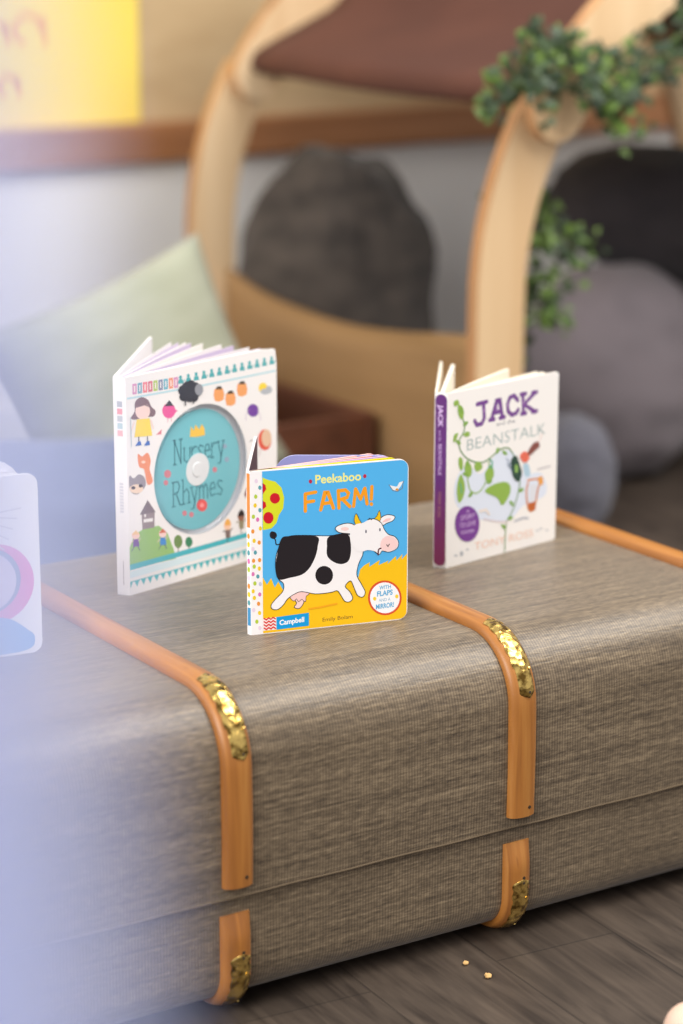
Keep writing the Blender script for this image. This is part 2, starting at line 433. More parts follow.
for X in (-.297, .0035, .3030, .5985):
    mb = MB(); sweep(mb, X, lid_path, rib_prof, M_RIB)
    nail(mb, X+.005, lid_path, 1, M_NAIL); nail(mb, X+.004, lid_path, 88, M_NAIL)
    up = mb.build('wooden_rib', trunk, autos=50, world=trunk)
    mb = MB()
    lp = [list(p) for p in low_path]
    sweep(mb, X, low_path, rib_prof, M_RIB, hfun=lambda i, n: 1-.75*max(0, (i-(n-5))/4)**1.3)
    nail(mb, X+.004, low_path, 24, M_NAIL)
    lo = mb.build('wooden_rib', trunk, autos=50, world=trunk)
    mb = MB(); sweep(mb, X, low_back, rib_prof, M_RIB); mb.build('wooden_rib', trunk, autos=50, world=trunk)
    for (pth, i0, i1, par) in ((lid_path, 12, 22, up), (lid_path, 68, 78, up), (low_path, 12, 22, lo)):
        seg = resample(pth[i0:i1+1], 60)
        if par is up and i0 == 12:
            # from about z=.231 on the front face over the bend to y=.06 on the top
            full = resample(lid_path, 400); seg = resample([p for p in full if p[0] < .066 and (p[1] > .228)], 60)
        if par is up and i0 == 68:
            full = resample(lid_path, 400); seg = resample([p for p in full if p[0] > YB-.057 and (p[1] > .228)], 60)
        if par is lo:
            full = resample(low_path, 300); seg = resample([p for p in full if p[0] < .048 and p[1] < .053], 60)[::-1]
            seg = seg[::-1]
        mb = MB(); sweep(mb, X+.0034, seg, bp_prof, M_BRASS, cap=False, wfun=scallop)
        for k, dx in ((3, 0), (17, .005), (30, -.004), (44, .004), (57, 0)): nail(mb, X+.0034+dx, seg, k, M_BRASS if k not in (3, 57) else M_NAIL, .0014, (HT+.0009)*(1-min(1, abs(dx)/HW)**2)**.5)
        b = mb.build('brass_corner', par, autos=60, world=trunk)
        b['label'] = 'stamped brass corner plate with scalloped edge'

# ------------------------------------------------------------------ books
ZB = ZT
def leaf(mb, x, y, a0, a1, L, z0, z1, t, m, me=None, n=8):
    """a page block from (x,y) starting at angle a0 (deg) bending to a1"""
    pts = [(x, y)]
    for k in range(n):
        a = R_(a0+(a1-a0)*k/(n-1)); pts.append((pts[-1][0]+L/n*cos(a), pts[-1][1]+L/n*sin(a)))
    A, B = [], []
    for k, p in enumerate(pts):
        a = R_(a0+(a1-a0)*min(k, n-1)/(n-1)); nx, ny = -sin(a), cos(a); A.append((p[0]-nx*t/2, p[1]-ny*t/2)); B.append((p[0]+nx*t/2, p[1]+ny*t/2))
    ring = A+B[::-1]
    mb.face([(p[0], p[1], z1) for p in ring], me or m); mb.face([(p[0], p[1], z0) for p in ring][::-1], me or m)
    mb.grid([[(p[0], p[1], z0) for p in ring], [(p[0], p[1], z1) for p in ring]], m, True)

# ---- farm board book -------------------------------------------------------
A_ = (.1086, .1589); TH = -12.9; W, H = .1516, .1525
farm = thing('board_book', 'small square board book with a black-and-white cow on its blue and yellow cover', 'book', (A_[0], A_[1], ZB), R_(TH), 'picture books standing on the trunk')
SKY = (84, 180, 236); YEL = (250, 196, 22); BLK = (34, 28, 32); WHT = (248, 243, 242)
mb = MB(); board(mb, W, H, .0026, ink(WHT), (0, .009, .009, 0), ink((236, 226, 220)), ink((250, 226, 90)))
a = Art(mb, ((68, 138), (607, 97), (598, 640), (70, 697)), W, H)
# backgrounds
xs = a.uv((108, 400))[0]
rr = .008
a.raw([(xs, .0007), (W-rr, .0007)]+[(W-rr+(rr-.0007)*sin(t*pi/12), rr-(rr-.0007)*cos(t*pi/12)) for t in range(1, 7)]+[(W-rr+(rr-.0007)*cos(t*pi/12), H-rr+(rr-.0007)*sin(t*pi/12)) for t in range(0, 7)]+[(xs, H-.0007)], ink(SKY))
g = [(110, 497), (122, 522), (136, 500), (148, 532), (160, 512), (178, 545), (200, 520), (300, 520), (430, 500), (437, 470), (452, 456), (470, 446), (468, 462), (505, 438), (500, 456), (535, 440), (530, 452), (560, 425), (562, 440), (583, 418), (580, 436), (601, 416)]
gq = [a.uv(p) for p in g]
gq[0] = (xs, gq[0][1]); gq[-1] = (W-.0007, gq[-1][1])
a.raw(gq+[(W-.0007, rr)]+[(W-rr+(rr-.0007)*cos(t*pi/12), rr-(rr-.0007)*sin(t*pi/12)) for t in range(1, 7)]+[(xs, .0007)], ink(YEL))
a.poly([(109, 158), (128, 166), (152, 172), (172, 192), (181, 225), (178, 262), (163, 285), (155, 312), (138, 330), (109, 336)], (218, 222, 40))
for cx, cy, rx, ry in ((150, 228, 17, 18), (128, 294, 17, 20)): a.ell(cx, cy, rx, ry, (206, 24, 40))
a.poly([(109, 176), (119, 184), (121, 198), (109, 214)], (206, 24, 40)); a.poly([(109, 236), (119, 242), (121, 256), (109, 266)], (206, 24, 40))
# spine dots
dcol = [(238, 150, 60), (240, 205, 40), (90, 160, 170), (222, 120, 180), (180, 205, 60), (236, 214, 230), (200, 200, 220)]
dots = [(88, 170, 5), (100, 192, 2), (86, 222, 4), (84, 252, 1), (100, 268, 2), (92, 300, 3), (101, 330, 1), (80, 372, 1), (97, 378, 0), (84, 412, 2), (98, 438, 0), (80, 460, 4), (97, 467, 1), (92, 494, 2), (100, 520, 6), (82, 518, 4), (98, 556, 3), (80, 568, 1), (94, 588, 0), (78, 610, 5), (97, 620, 1), (88, 650, 4), (98, 672, 5), (76, 486, 3), (78, 440, 0), (76, 400, 5), (76, 340, 0), (78, 290, 4), (76, 545, 1)]
for x, y, c in dots: a.ell(x, y, 5.5, 7.5, dcol[c], 12)
# title
a.text('Peekaboo', (286, 180), (442, 168), 29, (246, 240, 140), .022)
a.ell(270, 172, 6, 7, (190, 40, 70), 10); a.ell(455, 155, 6, 7, (190, 40, 70), 10)
OR = (248, 160, 30); w = .0032
for s in ([(252, 214), (252, 272)], [(252, 214), (287, 208)], [(252, 242), (280, 238)],
          [(304, 268), (320, 206), (328, 206), (347, 262)], [(311, 247), (340, 243)],
          [(366, 262), (364, 203)], [(366, 204), (388, 201), (399, 212), (394, 226), (368, 234)], [(380, 234), (403, 257)],
          [(416, 256), (423, 198)], [(424, 200), (440, 232)], [(440, 232), (454, 196)], [(455, 196), (462, 248)],
          [(479, 190), (477, 232)]): a.stroke(s, w, OR)
a.ell(477, 249, 6, 7, OR, 10)
# bird
a.poly([(560, 190), (540, 186), (548, 200), (565, 205), (578, 190), (588, 172), (574, 176), (566, 190)], (240, 240, 240)); a.stroke([(538, 184), (552, 204), (568, 206), (584, 196), (588, 172)], .0006, (120, 120, 130)); a.ell(566, 200, 6, 4, (222, 150, 60), 8)
# cow
LW = .0014
body = [(386, 350), (330, 357), (250, 355), (198, 358), (172, 378), (155, 420), (152, 465), (160, 500), (178, 518), (176, 545), (152, 572), (137, 592), (140, 605), (158, 606), (176, 590), (190, 570), (216, 552), (240, 545), (285, 553), (335, 548), (358, 542), (370, 556), (384, 578), (400, 580), (409, 568), (400, 548), (384, 528), (404, 508), (418, 536), (428, 558), (444, 564), (452, 548), (440, 522), (424, 490), (430, 452), (446, 412), (430, 370)]
a.out([(208, 560), (222, 585), (214, 600), (232, 602), (244, 575)], (250, 214, 206), BLK, LW, 3)
a.out([(205, 548), (200, 566), (212, 578), (220, 570), (228, 580), (238, 572), (250, 580), (252, 562), (262, 552), (230, 540)], (250, 206, 200), BLK, LW*.7, 3)
a.stroke([(168, 383), (154, 385), (151, 370), (143, 356)], .0011, BLK, 4); a.poly([(132, 350), (138, 340), (152, 344), (156, 356), (147, 366), (135, 362)], BLK, 3)
a.out(body, WHT, BLK, LW, 4)
a.poly([(170, 366), (198, 356), (289, 357), (293, 390), (284, 428), (264, 466), (238, 488), (200, 498), (160, 504), (151, 466), (156, 420)], BLK, 4)
a.poly([(331, 358), (392, 350), (404, 376), (405, 414), (396, 442), (372, 452), (345, 444), (325, 424), (324, 392)], BLK, 4)
a.ell(314, 490, 30, 32, BLK, 22)
a.out([(412, 345), (388, 346), (364, 342), (354, 330), (368, 320), (396, 314), (418, 322)], WHT, BLK, LW, 4); a.ell(385, 332, 14, 6, (250, 210, 204), 12)
a.out([(500, 312), (510, 296), (532, 286), (556, 291), (550, 304), (530, 312), (514, 320)], WHT, BLK, LW, 4); a.poly([(514, 310), (528, 298), (546, 298), (530, 308)], (250, 200, 196), 3)
a.out([(424, 282), (418, 300), (424, 318), (444, 320), (434, 302)], (246, 196, 20), BLK, LW*.7, 3)
a.out([(504, 272), (496, 290), (482, 304), (500, 310), (508, 296)], (246, 196, 20), BLK, LW*.7, 3)
head = [(404, 340), (420, 318), (446, 312), (466, 302), (486, 300), (508, 312), (520, 336), (534, 352), (556, 360), (568, 378), (562, 398), (536, 410), (512, 406), (502, 418), (486, 408), (462, 404), (440, 410), (420, 400), (404, 372)]
a.stroke(head[3:15], LW, BLK, 4); a.poly(head, WHT, 4)
a.poly([(506, 388), (512, 368), (530, 356), (552, 360), (566, 378), (561, 397), (536, 408), (512, 404)], (250, 212, 208), 4)
a.stroke([(498, 420), (500, 402), (508, 398)], .0013, (90, 20, 30), 3); a.stroke([(528, 386), (532, 392), (537, 384)], .0008, BLK)
a.ell(457, 341, 3, 6, (110, 110, 120), 8); a.ell(505, 335, 3, 6, (110, 110, 120), 8)
a.stroke([(464, 302), (470, 296), (476, 301), (482, 297)], .0006, BLK)
a.stroke([(262, 606), (300, 600), (356, 588)], .0016, (244, 168, 30))
# sticker
a.ell(521, 568, 58, 60, (222, 84, 44), 32); a.ell(521, 568, 51, 53, (252, 250, 250), 32)
BL = (96, 176, 220)
a.text('WITH', (502, 540), (542, 535), 13, BL, .02); a.text('FLAPS', (494, 563), (548, 556), 17, BL, .03)
a.text('AND A', (500, 582), (540, 577), 11, (150, 190, 215), .01); a.text('MIRROR!', (490, 607), (552, 598), 16, BL, .03)
for x, y in ((486, 571), (562, 563)): a.ell(x, y, 6, 7, (250, 210, 60), 10)
# publisher flash
a.poly([(108, 640), (153, 634), (153, 677), (108, 682)], (250, 236, 232)); 
for k in range(4): a.stroke([(112+j*7.5, 642+k*11-(j*1.0)+(3 if j % 2 else -3)) for j in range(6)], .0013, (222, 60, 50))
a.poly([(153, 634), (262, 619), (262, 664), (153, 678)], (10, 158, 222)); a.text('Campbell', (163, 662), (246, 650), 17, (250, 250, 250), .03)
a.text('Emily Bolam', (308, 650), (410, 638), 13, (120, 84, 40), .0)
mb.build('front_cover', farm, merge=False)
# spine strip, seen from the side
mb = MB(); board(mb, .0050, H, .002, ink(WHT), (0, 0, 0, 0))
b2 = Art(mb, ((0, 0), (65, 0), (65, 1525), (0, 1525)), .0050, H)
b2.poly([(4, 20), (60, 20), (60, 520), (4, 520)], (222, 140, 70))
for k in range(9): b2.ell(30, 600+k*78, 22, 26, dcol[k % 6], 10)
b2.poly([(4, 1270), (60, 1270), (60, 1440), (4, 1440)], (70, 150, 200))
mb.xf(Matrix.Rotation(R_(-62), 4, 'Z') @ Matrix.Translation((-.0050, 0, 0)))
mb.build('spine', farm, merge=False)
sx, sy = -.0050*cos(R_(-62)), -.0050*sin(R_(-62))
mb = MB(); board(mb, W*.97, H, .0024, ink((60, 30, 62)), (0, .009, .009, 0), ink((240, 232, 232)), ink((235, 225, 225))); mb.v = [(v[0], v[1]-.0024, v[2]) for v in mb.v]; place(mb, sx, sy, 56.2-TH); mb.build('back_cover', farm, merge=False)
for (ang, L, c, t, x0) in ((2.6, .1455, (222, 214, 30), .0022, .001), (6.0, .143, (206, 176, 222), .0022, .0008), (9.0, .141, (236, 160, 150), .0022, .0006), (12.5, .137, (236, 190, 190), .0022, .0003)):
    mb = MB(); board(mb, L, H-.0004, t, ink(c), (0, .009, .009, 0), ink((250, 200, 188) if c[0] > 225 else c)); place(mb, x0, .0030+x0*.4, ang, .0001); mb.build('page', farm, merge=False)
mb = MB(); board(mb, .108, H-.0005, .0022, ink((150, 152, 204)), (.02, .01, .01, .02), ink((170, 172, 214)))
place(mb, .040, .054, -33-TH, .0005); fl = mb.build('page_flap', farm, merge=False); fl['label'] = 'lavender page flap with rounded corners'

# ---- nursery rhymes book ---------------------------------------------------
W, H = .2085, .2125; TH = 16.1
nur = thing('picture_book', 'tall white picture book with a teal disc set in its cover, pages fanned open', 'book', (.0745, .3292, ZB), R_(TH), 'picture books standing on the trunk')
CW = (240, 236, 234)
mb = MB()
# cover board with a round window: ring of quads
Ccrop = ((90, 185), (606, 88), (601, 790), (95, 940))
a = Art(mb, Ccrop, W, H)
cu_, cv_ = a.uv((336, 502)); RW = .0645
print('disc centre', cu_, cv_, a.uv((183, 520)), a.uv((498, 480)), a.uv((345, 282)), a.uv((320, 722)))
outl = []
for k in range(64):
    t = 2*pi*k/64; dx, dz = cos(t), sin(t); s = 1e9
    for lim, d, c in ((W, dx, cu_), (0, dx, cu_), (H, dz, cv_), (0, dz, cv_)):
        if abs(d) > 1e-6:
            q = (lim-c)/d
            if q > 0: s = min(s, q)
    outl.append((cu_+dx*s, cv_+dz*s))
for cx, cz in ((0, 0), (W, 0), (W, H), (0, H)):
    k = min(range(64), key=lambda i: (outl[i][0]-cx)**2+(outl[i][1]-cz)**2); outl[k] = (cx-(.002 if cx else 0), cz-(.002 if cz else -0)) if cx else (cx, cz)
ring = [(cu_+RW*cos(2*pi*k/64), cv_+RW*sin(2*pi*k/64)) for k in range(64)]
mw = ink(CW); y1 = .0036
mb.grid([[(p[0], 0, p[1]) for p in ring], [(p[0], 0, p[1]) for p in outl]], mw, True)
mb.grid([[(p[0], y1, p[1]) for p in ring], [(p[0], y1, p[1]) for p in outl]], mw, True)
mb.grid([[(p[0], 0, p[1]) for p in outl], [(p[0], y1, p[1]) for p in outl]], mw, True)
mb.grid([[(p[0], 0, p[1]) for p in ring], [(p[0], y1-.0002, p[1]) for p in ring]], ink((176, 178, 184)), True)
mb.face([(p[0], y1-.0002, p[1]) for p in ring], ink((206, 208, 212)))
# top banner
cs = [(214, 150, 190), (120, 170, 190), (236, 130, 140), (214, 110, 130), (180, 200, 110), (130, 140, 170), (110, 180, 200), (236, 150, 120)]
for k in range(9):
    x = 112+k*17; y = 243-k*2.4; a.poly([(x, y), (x+14, y-2), (x+14, y-38), (x, y-36)], cs[k % 8]); a.poly([(x+5, y-8), (x+9, y-9), (x+9, y-30), (x+5, y-29)], (240, 232, 228))
for k in range(13):
    x = 270+k*26.5; y = 210-k*5.2; c = (86, 172, 178)
    a.poly([(x-9, y), (x+10, y-2), (x+7, y-16), (x-6, y-15)], c); a.ell(x, y-22, 5, 7, c, 10)
    if k % 3 == 0: a.stroke([(x+8, y-6), (x+14, y-14)], .0009, c)
a.stroke([(96, 256), (350, 215), (600, 168)], .0018, (186, 218, 226))
# girl
a.poly([(118, 300), (120, 268), (140, 252), (162, 262), (172, 285), (186, 300), (180, 318), (160, 320), (120, 328), (106, 322)], (132, 106, 112), 3)
a.ell(144, 300, 24, 28, (246, 214, 206)); a.poly([(122, 288), (140, 262), (168, 288), (150, 280)], (132, 106, 112))
a.poly([(124, 328), (166, 324), (174, 384), (116, 388)], (246, 216, 84)); a.stroke([(116, 336), (108, 362)], .0012, (246, 214, 206)); a.stroke([(170, 332), (178, 358)], .0012, (246, 214, 206))
for x in (130, 158): a.stroke([(x, 388), (x, 410)], .0013, (90, 90, 110)); a.poly([(x-12, 418), (x+8, 416), (x+6, 402), (x-2, 403)], (60, 110, 190))
a.stroke([(104, 320), (106, 420)], .0008, (170, 190, 200))
# pink bird, red bird
a.ell(230, 300, 22, 26, (232, 98, 158)); a.poly([(215, 285), (232, 264), (246, 284)], (70, 70, 80)); a.poly([(248, 296), (260, 300), (246, 312)], (232, 98, 158)); a.stroke([(226, 326), (226, 338)], .0008, (230, 150, 170)); a.stroke([(238, 324), (238, 336)], .0008, (230, 150, 170))
a.poly([(186, 382), (206, 362), (204, 380)], (220, 130, 140))
# sheep
random.seed(3)
for k in range(16): a.ell(300+22*cos(k*.8)+random.uniform(-4, 4), 236+24*sin(k*.8)+random.uniform(-3, 3), 15, 15, (66, 68, 78), 10)
a.ell(302, 236, 22, 26, (66, 68, 78)); a.ell(330, 230, 14, 20, (150, 152, 160)); a.stroke([(284, 262), (284, 282)], .0014, (60, 60, 70)); a.stroke([(310, 260), (311, 276)], .0014, (60, 60, 70))
# three jars
for x, y in ((400, 245), (440, 260), (481, 228)): a.poly([(x-15, y-16), (x+14, y-18), (x+16, y+20), (x-14, y+24)], (240, 164, 104), 2); a.poly([(x-11, y-14), (x+11, y-16), (x+8, y-26), (x-7, y-24)], (80, 70, 60))
a.ell(556, 226, 16, 18, (250, 212, 70)); a.ell(562, 238, 16, 10, (180, 184, 190)); a.ell(576, 232, 12, 13, (180, 184, 190))
a.ell(519, 302, 20, 22, (118, 70, 160)); 
for dx in (-26, 26): a.stroke([(519+dx*.6, 300), (519+dx, 318), (519+dx, 336)], .0006, (190, 170, 200))
# red riding hood
a.ell(560, 402, 24, 36, (226, 90, 70)); a.ell(566, 396, 18, 30, (228, 190, 160)); a.stroke([(545, 430), (540, 455)], .0008, (200, 170, 170)); a.stroke([(508, 408), (516, 402)], .0007, (60, 60, 60))
# fox and badger
a.poly([(126, 446), (140, 455), (158, 442), (168, 470), (164, 500), (174, 540), (156, 552), (146, 500), (130, 490)], (236, 146, 104), 3); a.ell(144, 474, 7, 5, (250, 210, 190), 8)
a.poly([(98, 520), (112, 530), (128, 516), (146, 526), (150, 556), (124, 585), (100, 572)], (152, 144, 150), 3); a.ell(120, 566, 22, 16, (240, 214, 190)); a.ell(110, 562, 7, 6, (60, 50, 50), 8); a.ell(134, 556, 7, 6, (60, 50, 50), 8)
# hill, tower, children
a.poly([(92, 848), (96, 770), (112, 726), (150, 700), (192, 696), (220, 722), (240, 780), (246, 812)], (150, 192, 104))
a.poly([(138, 708), (136, 652), (178, 648), (177, 702)], (150, 134, 134)); a.poly([(130, 656), (156, 606), (182, 648)], (126, 112, 116)); a.poly([(142, 672), (172, 668), (172, 680), (142, 684)], (236, 232, 230)); a.poly([(144, 655), (150, 654), (150, 664), (144, 665)], (236, 232, 230))
for x, y, c, h in ((116, 752, (116, 70, 150), (240, 200, 140)), (204, 748, (60, 140, 210), (214, 110, 70))):
    a.ell(x, y-24, 13, 14, (246, 210, 200)); a.poly([(x-13, y-26), (x, y-42), (x+13, y-28)], h); a.poly([(x-9, y-10), (x+9, y-12), (x+11, y+14), (x-9, y+16)], c)
    a.stroke([(x-5, y+14), (x-14, y+30)], .0009, (80, 80, 110)); a.stroke([(x+6, y+14), (x+12, y+28)], .0009, (80, 80, 110)); a.stroke([(x-8, y-6), (x-18, y+4)], .0008, (246, 210, 200)); a.stroke([(x+8, y-6), (x+16, y-14)], .0008, (246, 210, 200))
for x, y in ((255, 752), (291, 754)): a.stroke([(x, y+15), (x, y+42)], .001, (120, 90, 60)); a.ell(x, y, 14 if x < 270 else 12, 23 if x < 270 else 18, (110, 140, 70) if x < 270 else (60, 130, 90))
# teal band and bunting
a.poly([(90, 832), (350, 762), (602, 690), (602, 707), (350, 780), (90, 852)], (76, 180, 190)); a.poly([(90, 856), (350, 784), (602, 711), (602, 734), (350, 808), (90, 880)], (214, 232, 236))
for k in range(24):
    x = 96+k*21.4; y = 892-(x-96)*.275; a.poly([(x-8, y+2), (x+9, y-3), (x+1, y+22)], (86, 184, 190))
a.stroke([(92, 893), (350, 821), (602, 751)], .0009, (86, 184, 190))
# people at the right
for x, y, c, hc, sk in ((424, 716, (130, 110, 104), (240, 176, 90), (246, 200, 170)), (472, 684, (150, 140, 110), (50, 40, 40), (150, 100, 80))):
    a.ell(x, y-18, 12, 18, sk); a.poly([(x-12, y-20), (x+1, y-44), (x+13, y-22)], hc, 2); a.poly([(x-9, y-2), (x+10, y-4), (x+9, y+24), (x-6, y+26)], c); a.stroke([(x+8, y), (x+17, y-8)], .0012, c); a.stroke([(x, y+24), (x-1, y+40)], .0009, (70, 60, 70)); a.stroke([(x-8, y+2), (x-17, y+2)], .001, c)
a.poly([(484, 590), (496, 560), (500, 568), (490, 604)], (130, 70, 60))
mb.build('front_cover', nur, merge=False)
# disc
mb = MB(); yD = .0022
n = 64; RD = .0600; dc = (cu_-.003, cv_)
def circ(r, y, c=dc, n=64): return [(c[0]+r*cos(2*pi*k/n), y, c[1]+r*sin(2*pi*k/n)) for k in range(n)]
TEAL = (122, 190, 200)
mb.grid([circ(RD, yD+.0012), circ(RD, yD), circ(RD-.0008, yD-.0001), circ(.0165, yD-.0001), circ(.0160, yD-.0004), circ(.0075, yD-.0004), circ(.0070, yD-.001), circ(.002, yD-.001)], ink(TEAL, .25), True)
mb.m = [mb.mi(ink((222, 224, 226), .2)) if i >= 64*4 else m for i, m in enumerate(mb.m)]
mb.face(circ(.002, yD-.001), ink((222, 224, 226), .2))
d = Art(mb, Ccrop, W, H, y0=yD-.00012)
d.poly([(304, 392), (308, 356), (318, 370), (324, 350), (336, 366), (346, 348), (354, 364), (356, 386), (330, 392)], (240, 196, 90)); 
DK = (52, 104, 118)
def serif_word(word, x0, y0, x1, y1, h, wd):
    """tall condensed slab letters, drawn stroke by stroke"""
    G = {'N': (1.15, [[(0, 0), (0, 1)], [(0, 1), (1, 0)], [(1, 0), (1, 1)], [(-.2, 1), (.2, 1)], [(-.2, 0), (.25, 0)], [(.75, 1), (1.25, 1)]]),
         'R': (1.1, [[(0, 0), (0, 1)], [(0, 1), (.7, .98), (.95, .78), (.7, .55), (0, .5)], [(.4, .5), (1, 0), (1.15, 0)], [(-.2, 0), (.25, 0)], [(-.2, 1), (.1, 1)]]),
         'u': (.85, [[(0, .6), (0, .12), (.35, 0), (.9, .12)], [(.9, .6), (.9, 0)], [(-.15, .6), (.1, .6)]]),
         'r': (.65, [[(0, 0), (0, .6)], [(0, .4), (.4, .6), (.8, .55)], [(-.2, 0), (.3, 0)]]),
         's': (.65, [[(.8, .52), (.3, .6), (0, .48), (.35, .32), (.8, .18), (.5, 0), (0, .07)]]),
         'e': (.75, [[(0, .32), (.85, .34), (.6, .58), (.2, .56), (0, .3), (.2, .04), (.85, .08)]]),
         'y': (.85, [[(0, .6), (.45, 0)], [(.9, .6), (.3, -.3), (-.05, -.28)], [(-.15, .6), (.2, .6)], [(.7, .6), (1.05, .6)]]),
         'h': (.85, [[(0, 0), (0, 1)], [(0, .45), (.5, .6), (.85, .45), (.85, 0)], [(-.2, 0), (.25, 0)], [(.65, 0), (1.05, 0)], [(-.2, 1), (0, 1)]]),
         'm': (1.2, [[(0, 0), (0, .6)], [(0, .45), (.35, .6), (.6, .45), (.6, 0)], [(.6, .45), (.95, .6), (1.2, .45), (1.2, 0)], [(-.2, 0), (.2, 0)]])}
    tot = sum(G[c][0]+.38 for c in word)-.38; x = 0
    for c in word:
        wdt, ss = G[c]
        sc = (x1-x0)/tot
        for s in ss:
            d.stroke([(x0+(x+px)*sc, y0+(y1-y0)*((x+px)/tot)-py*h) for px, py in s], .0011, DK)
        x += wdt+.38
serif_word('Nursery', 252, 487, 418, 456, 84, 1)
serif_word('Rhymes', 246, 632, 410, 590, 84, 1)
d.ell(342, 628, 18, 21, (226, 96, 96)); d.ell(342, 628, 7, 8, (240, 150, 150))
for x, y, r in ((283, 655, 8), (306, 660, 8), (228, 518, 12), (222, 548, 8), (424, 425, 7), (430, 470, 8), (388, 505, 8)): d.ell(x, y, r, r*1.2, (206, 130, 140) if x < 400 else (150, 170, 190), 10)
cd = mb.build('compact_disc', nur, merge=False, autos=30); cd['label'] = 'teal printed disc with a clear hub'
# clear window over the disc
m, nt, b = new_mat('clear_plastic'); b.inputs['Transmission Weight'].default_value = 1; b.inputs['Roughness'].default_value = .05; b.inputs['IOR'].default_value = 1.3
b.inputs['Base Color'].default_value = (.97, .98, 1, 1); M_CLEAR = m
mb = MB()
mb.grid([circ(RW-.0003, .0004, (cu_, cv_)), circ(RW-.0012, -.0006, (cu_, cv_)), circ(RW-.0035, -.0006, (cu_, cv_)), circ(RW-.0045, .0006, (cu_, cv_))], M_CLEAR, True)
rm = mb.build('window_rim', nur, merge=False, autos=30)
# spine
sd = 125-TH; w = .0134; sx, sy = w*cos(R_(sd)), w*sin(R_(sd))
mb = MB(); board(mb, w, H, .002, ink((238, 234, 233)))
a = Art(mb, ((0, 0), (134, 0), (134, 2125), (0, 2125)), w, H)
for k in range(5): a.poly([(40, 230+k*70), (95, 230+k*70), (95, 286+k*70), (40, 286+k*70)], [(176, 178, 186), (226, 150, 160), (186, 190, 196), (180, 200, 206), (228, 176, 180)][k])
for k in range(10): a.poly([(48, 1020+k*30), (88, 1020+k*30), (88, 1040+k*30), (48, 1040+k*30)], (206, 204, 210))
a.stroke([(70, 1790), (70, 2020)], .0007, (170, 160, 160))
mb.xf(Matrix.Translation((sx, sy, 0)) @ Matrix.Rotation(R_(sd+180), 4, 'Z')); mb.build('spine', nur, merge=False)
mb = MB(); board(mb, W, H, .003, ink((240, 237, 238)), (0, .002, .002, 0)); mb.v = [(v[0], v[1]-.003, v[2]) for v in mb.v]; place(mb, sx, sy, 52.2-TH); mb.build('back_cover', nur, merge=False)
LAV = ink((204, 188, 216), .6)
for (a0, a1, L, t, m_) in ((47-TH, 44.5-TH, .192, .0009, M_PAPER), (45-TH, 42.5-TH, .193, .0006, LAV), (43-TH, 40.5-TH, .195, .0012, M_PAPER), (42-TH, 38.5-TH, .195, .0006, LAV), (38-TH, 36-TH, .196, .001, M_PAPER), (33-TH, 30-TH, .197, .0012, M_PAPER), (29-TH, 27-TH, .199, .0006, LAV), (24-TH, 22.5-TH, .200, .0006, M_PAPER), (20-TH, 19.5-TH, .200, .0012, LAV)):
    mb = MB(); f = (a0+TH-16)/39; leaf(mb, .004+(sx)*f, .004+(sy-.002)*f, a0, a1, L, .003, H-.003, t, m_, M_PAPER); mb.build('page', nur, autos=30)

# ---- jack and the beanstalk ------------------------------------------------
W, H = .1625, .1775; TH = 10.5
jack = thing('storybook', 'cream storybook with a purple spine and green climbing plant on the cover', 'book', (.3850, .2460, ZB), R_(TH), 'picture books standing on the trunk')
CR = (248, 243, 238)
mb = MB(); board(mb, W, H, .0026, ink(CR), (0, .003, .003, 0), ink((240, 232, 222)))
a = Art(mb, ((125, 213), (600, 130), (580, 845), (110, 970)), W, H)
a.poly([(150, 600), (200, 520), (260, 560), (330, 470), (400, 470), (440, 560), (520, 560), (540, 650), (440, 700), (380, 760), (260, 760), (160, 700)], (226, 232, 244), 4)
PU = (122, 74, 146); GR = (148, 182, 84); GD = (96, 140, 70)
w1 = .0044
for s in ([(246, 262), (286, 252)], [(272, 256), (275, 322), (264, 345), (243, 350), (235, 332)],
          [(305, 328), (330, 244), (340, 242), (352, 318)], [(316, 300), (346, 294)], [(298, 330), (316, 327)], [(342, 322), (360, 318)],
          [(418, 248), (402, 228), (384, 236), (374, 264), (376, 294), (392, 310), (412, 302), (420, 288)],
          [(440, 222), (443, 304)], [(492, 218), (446, 266), (490, 296)], [(432, 224), (452, 221)], [(482, 218), (500, 215)], [(434, 306), (452, 303)], [(482, 298), (500, 295)]): a.stroke(s, w1, PU)
for x, y in ((274, 290), (328, 284), (376, 268), (442, 262)): a.ell(x, y, 4, 10, (170, 130, 186), 8)
a.text('and the', (326, 356), (406, 342), 15, (120, 120, 126), .0)
a.text('BEANSTALK', (202, 460), (538, 392), 50, (148, 170, 168), -.014)
# plant
a.stroke([(358, 905), (361, 830), (366, 772), (386, 735), (408, 680), (424, 610), (422, 560), (408, 510), (392, 470), (372, 450), (340, 458), (306, 486), (270, 510), (232, 508), (196, 488), (174, 455), (168, 418), (186, 384), (192, 352), (180, 300), (166, 252)], .0014, GD, 3)
a.stroke([(292, 506), (292, 560), (268, 618), (240, 644), (214, 630), (204, 590), (200, 540)], .0013, GR, 3)
for s in ([(274, 636), (318, 604), (372, 598), (384, 640), (350, 698), (326, 664)], [(176, 560), (192, 610), (184, 660), (166, 684), (158, 640), (162, 596)], [(168, 488), (182, 494), (184, 530), (176, 545), (166, 520)],
          [(198, 508), (218, 524), (220, 560), (204, 574), (190, 540)], [(232, 520), (250, 506), (266, 530), (250, 548), (236, 546)], [(286, 540), (304, 520), (314, 560), (300, 592), (280, 590), (276, 560)],
          [(166, 262), (184, 272), (190, 300), (180, 326), (166, 300)], [(148, 392), (164, 382), (160, 404), (146, 424)], [(186, 388), (206, 376), (214, 392), (198, 400)], [(148, 250), (164, 240), (170, 258), (152, 268)]): a.poly(s, GR, 3)
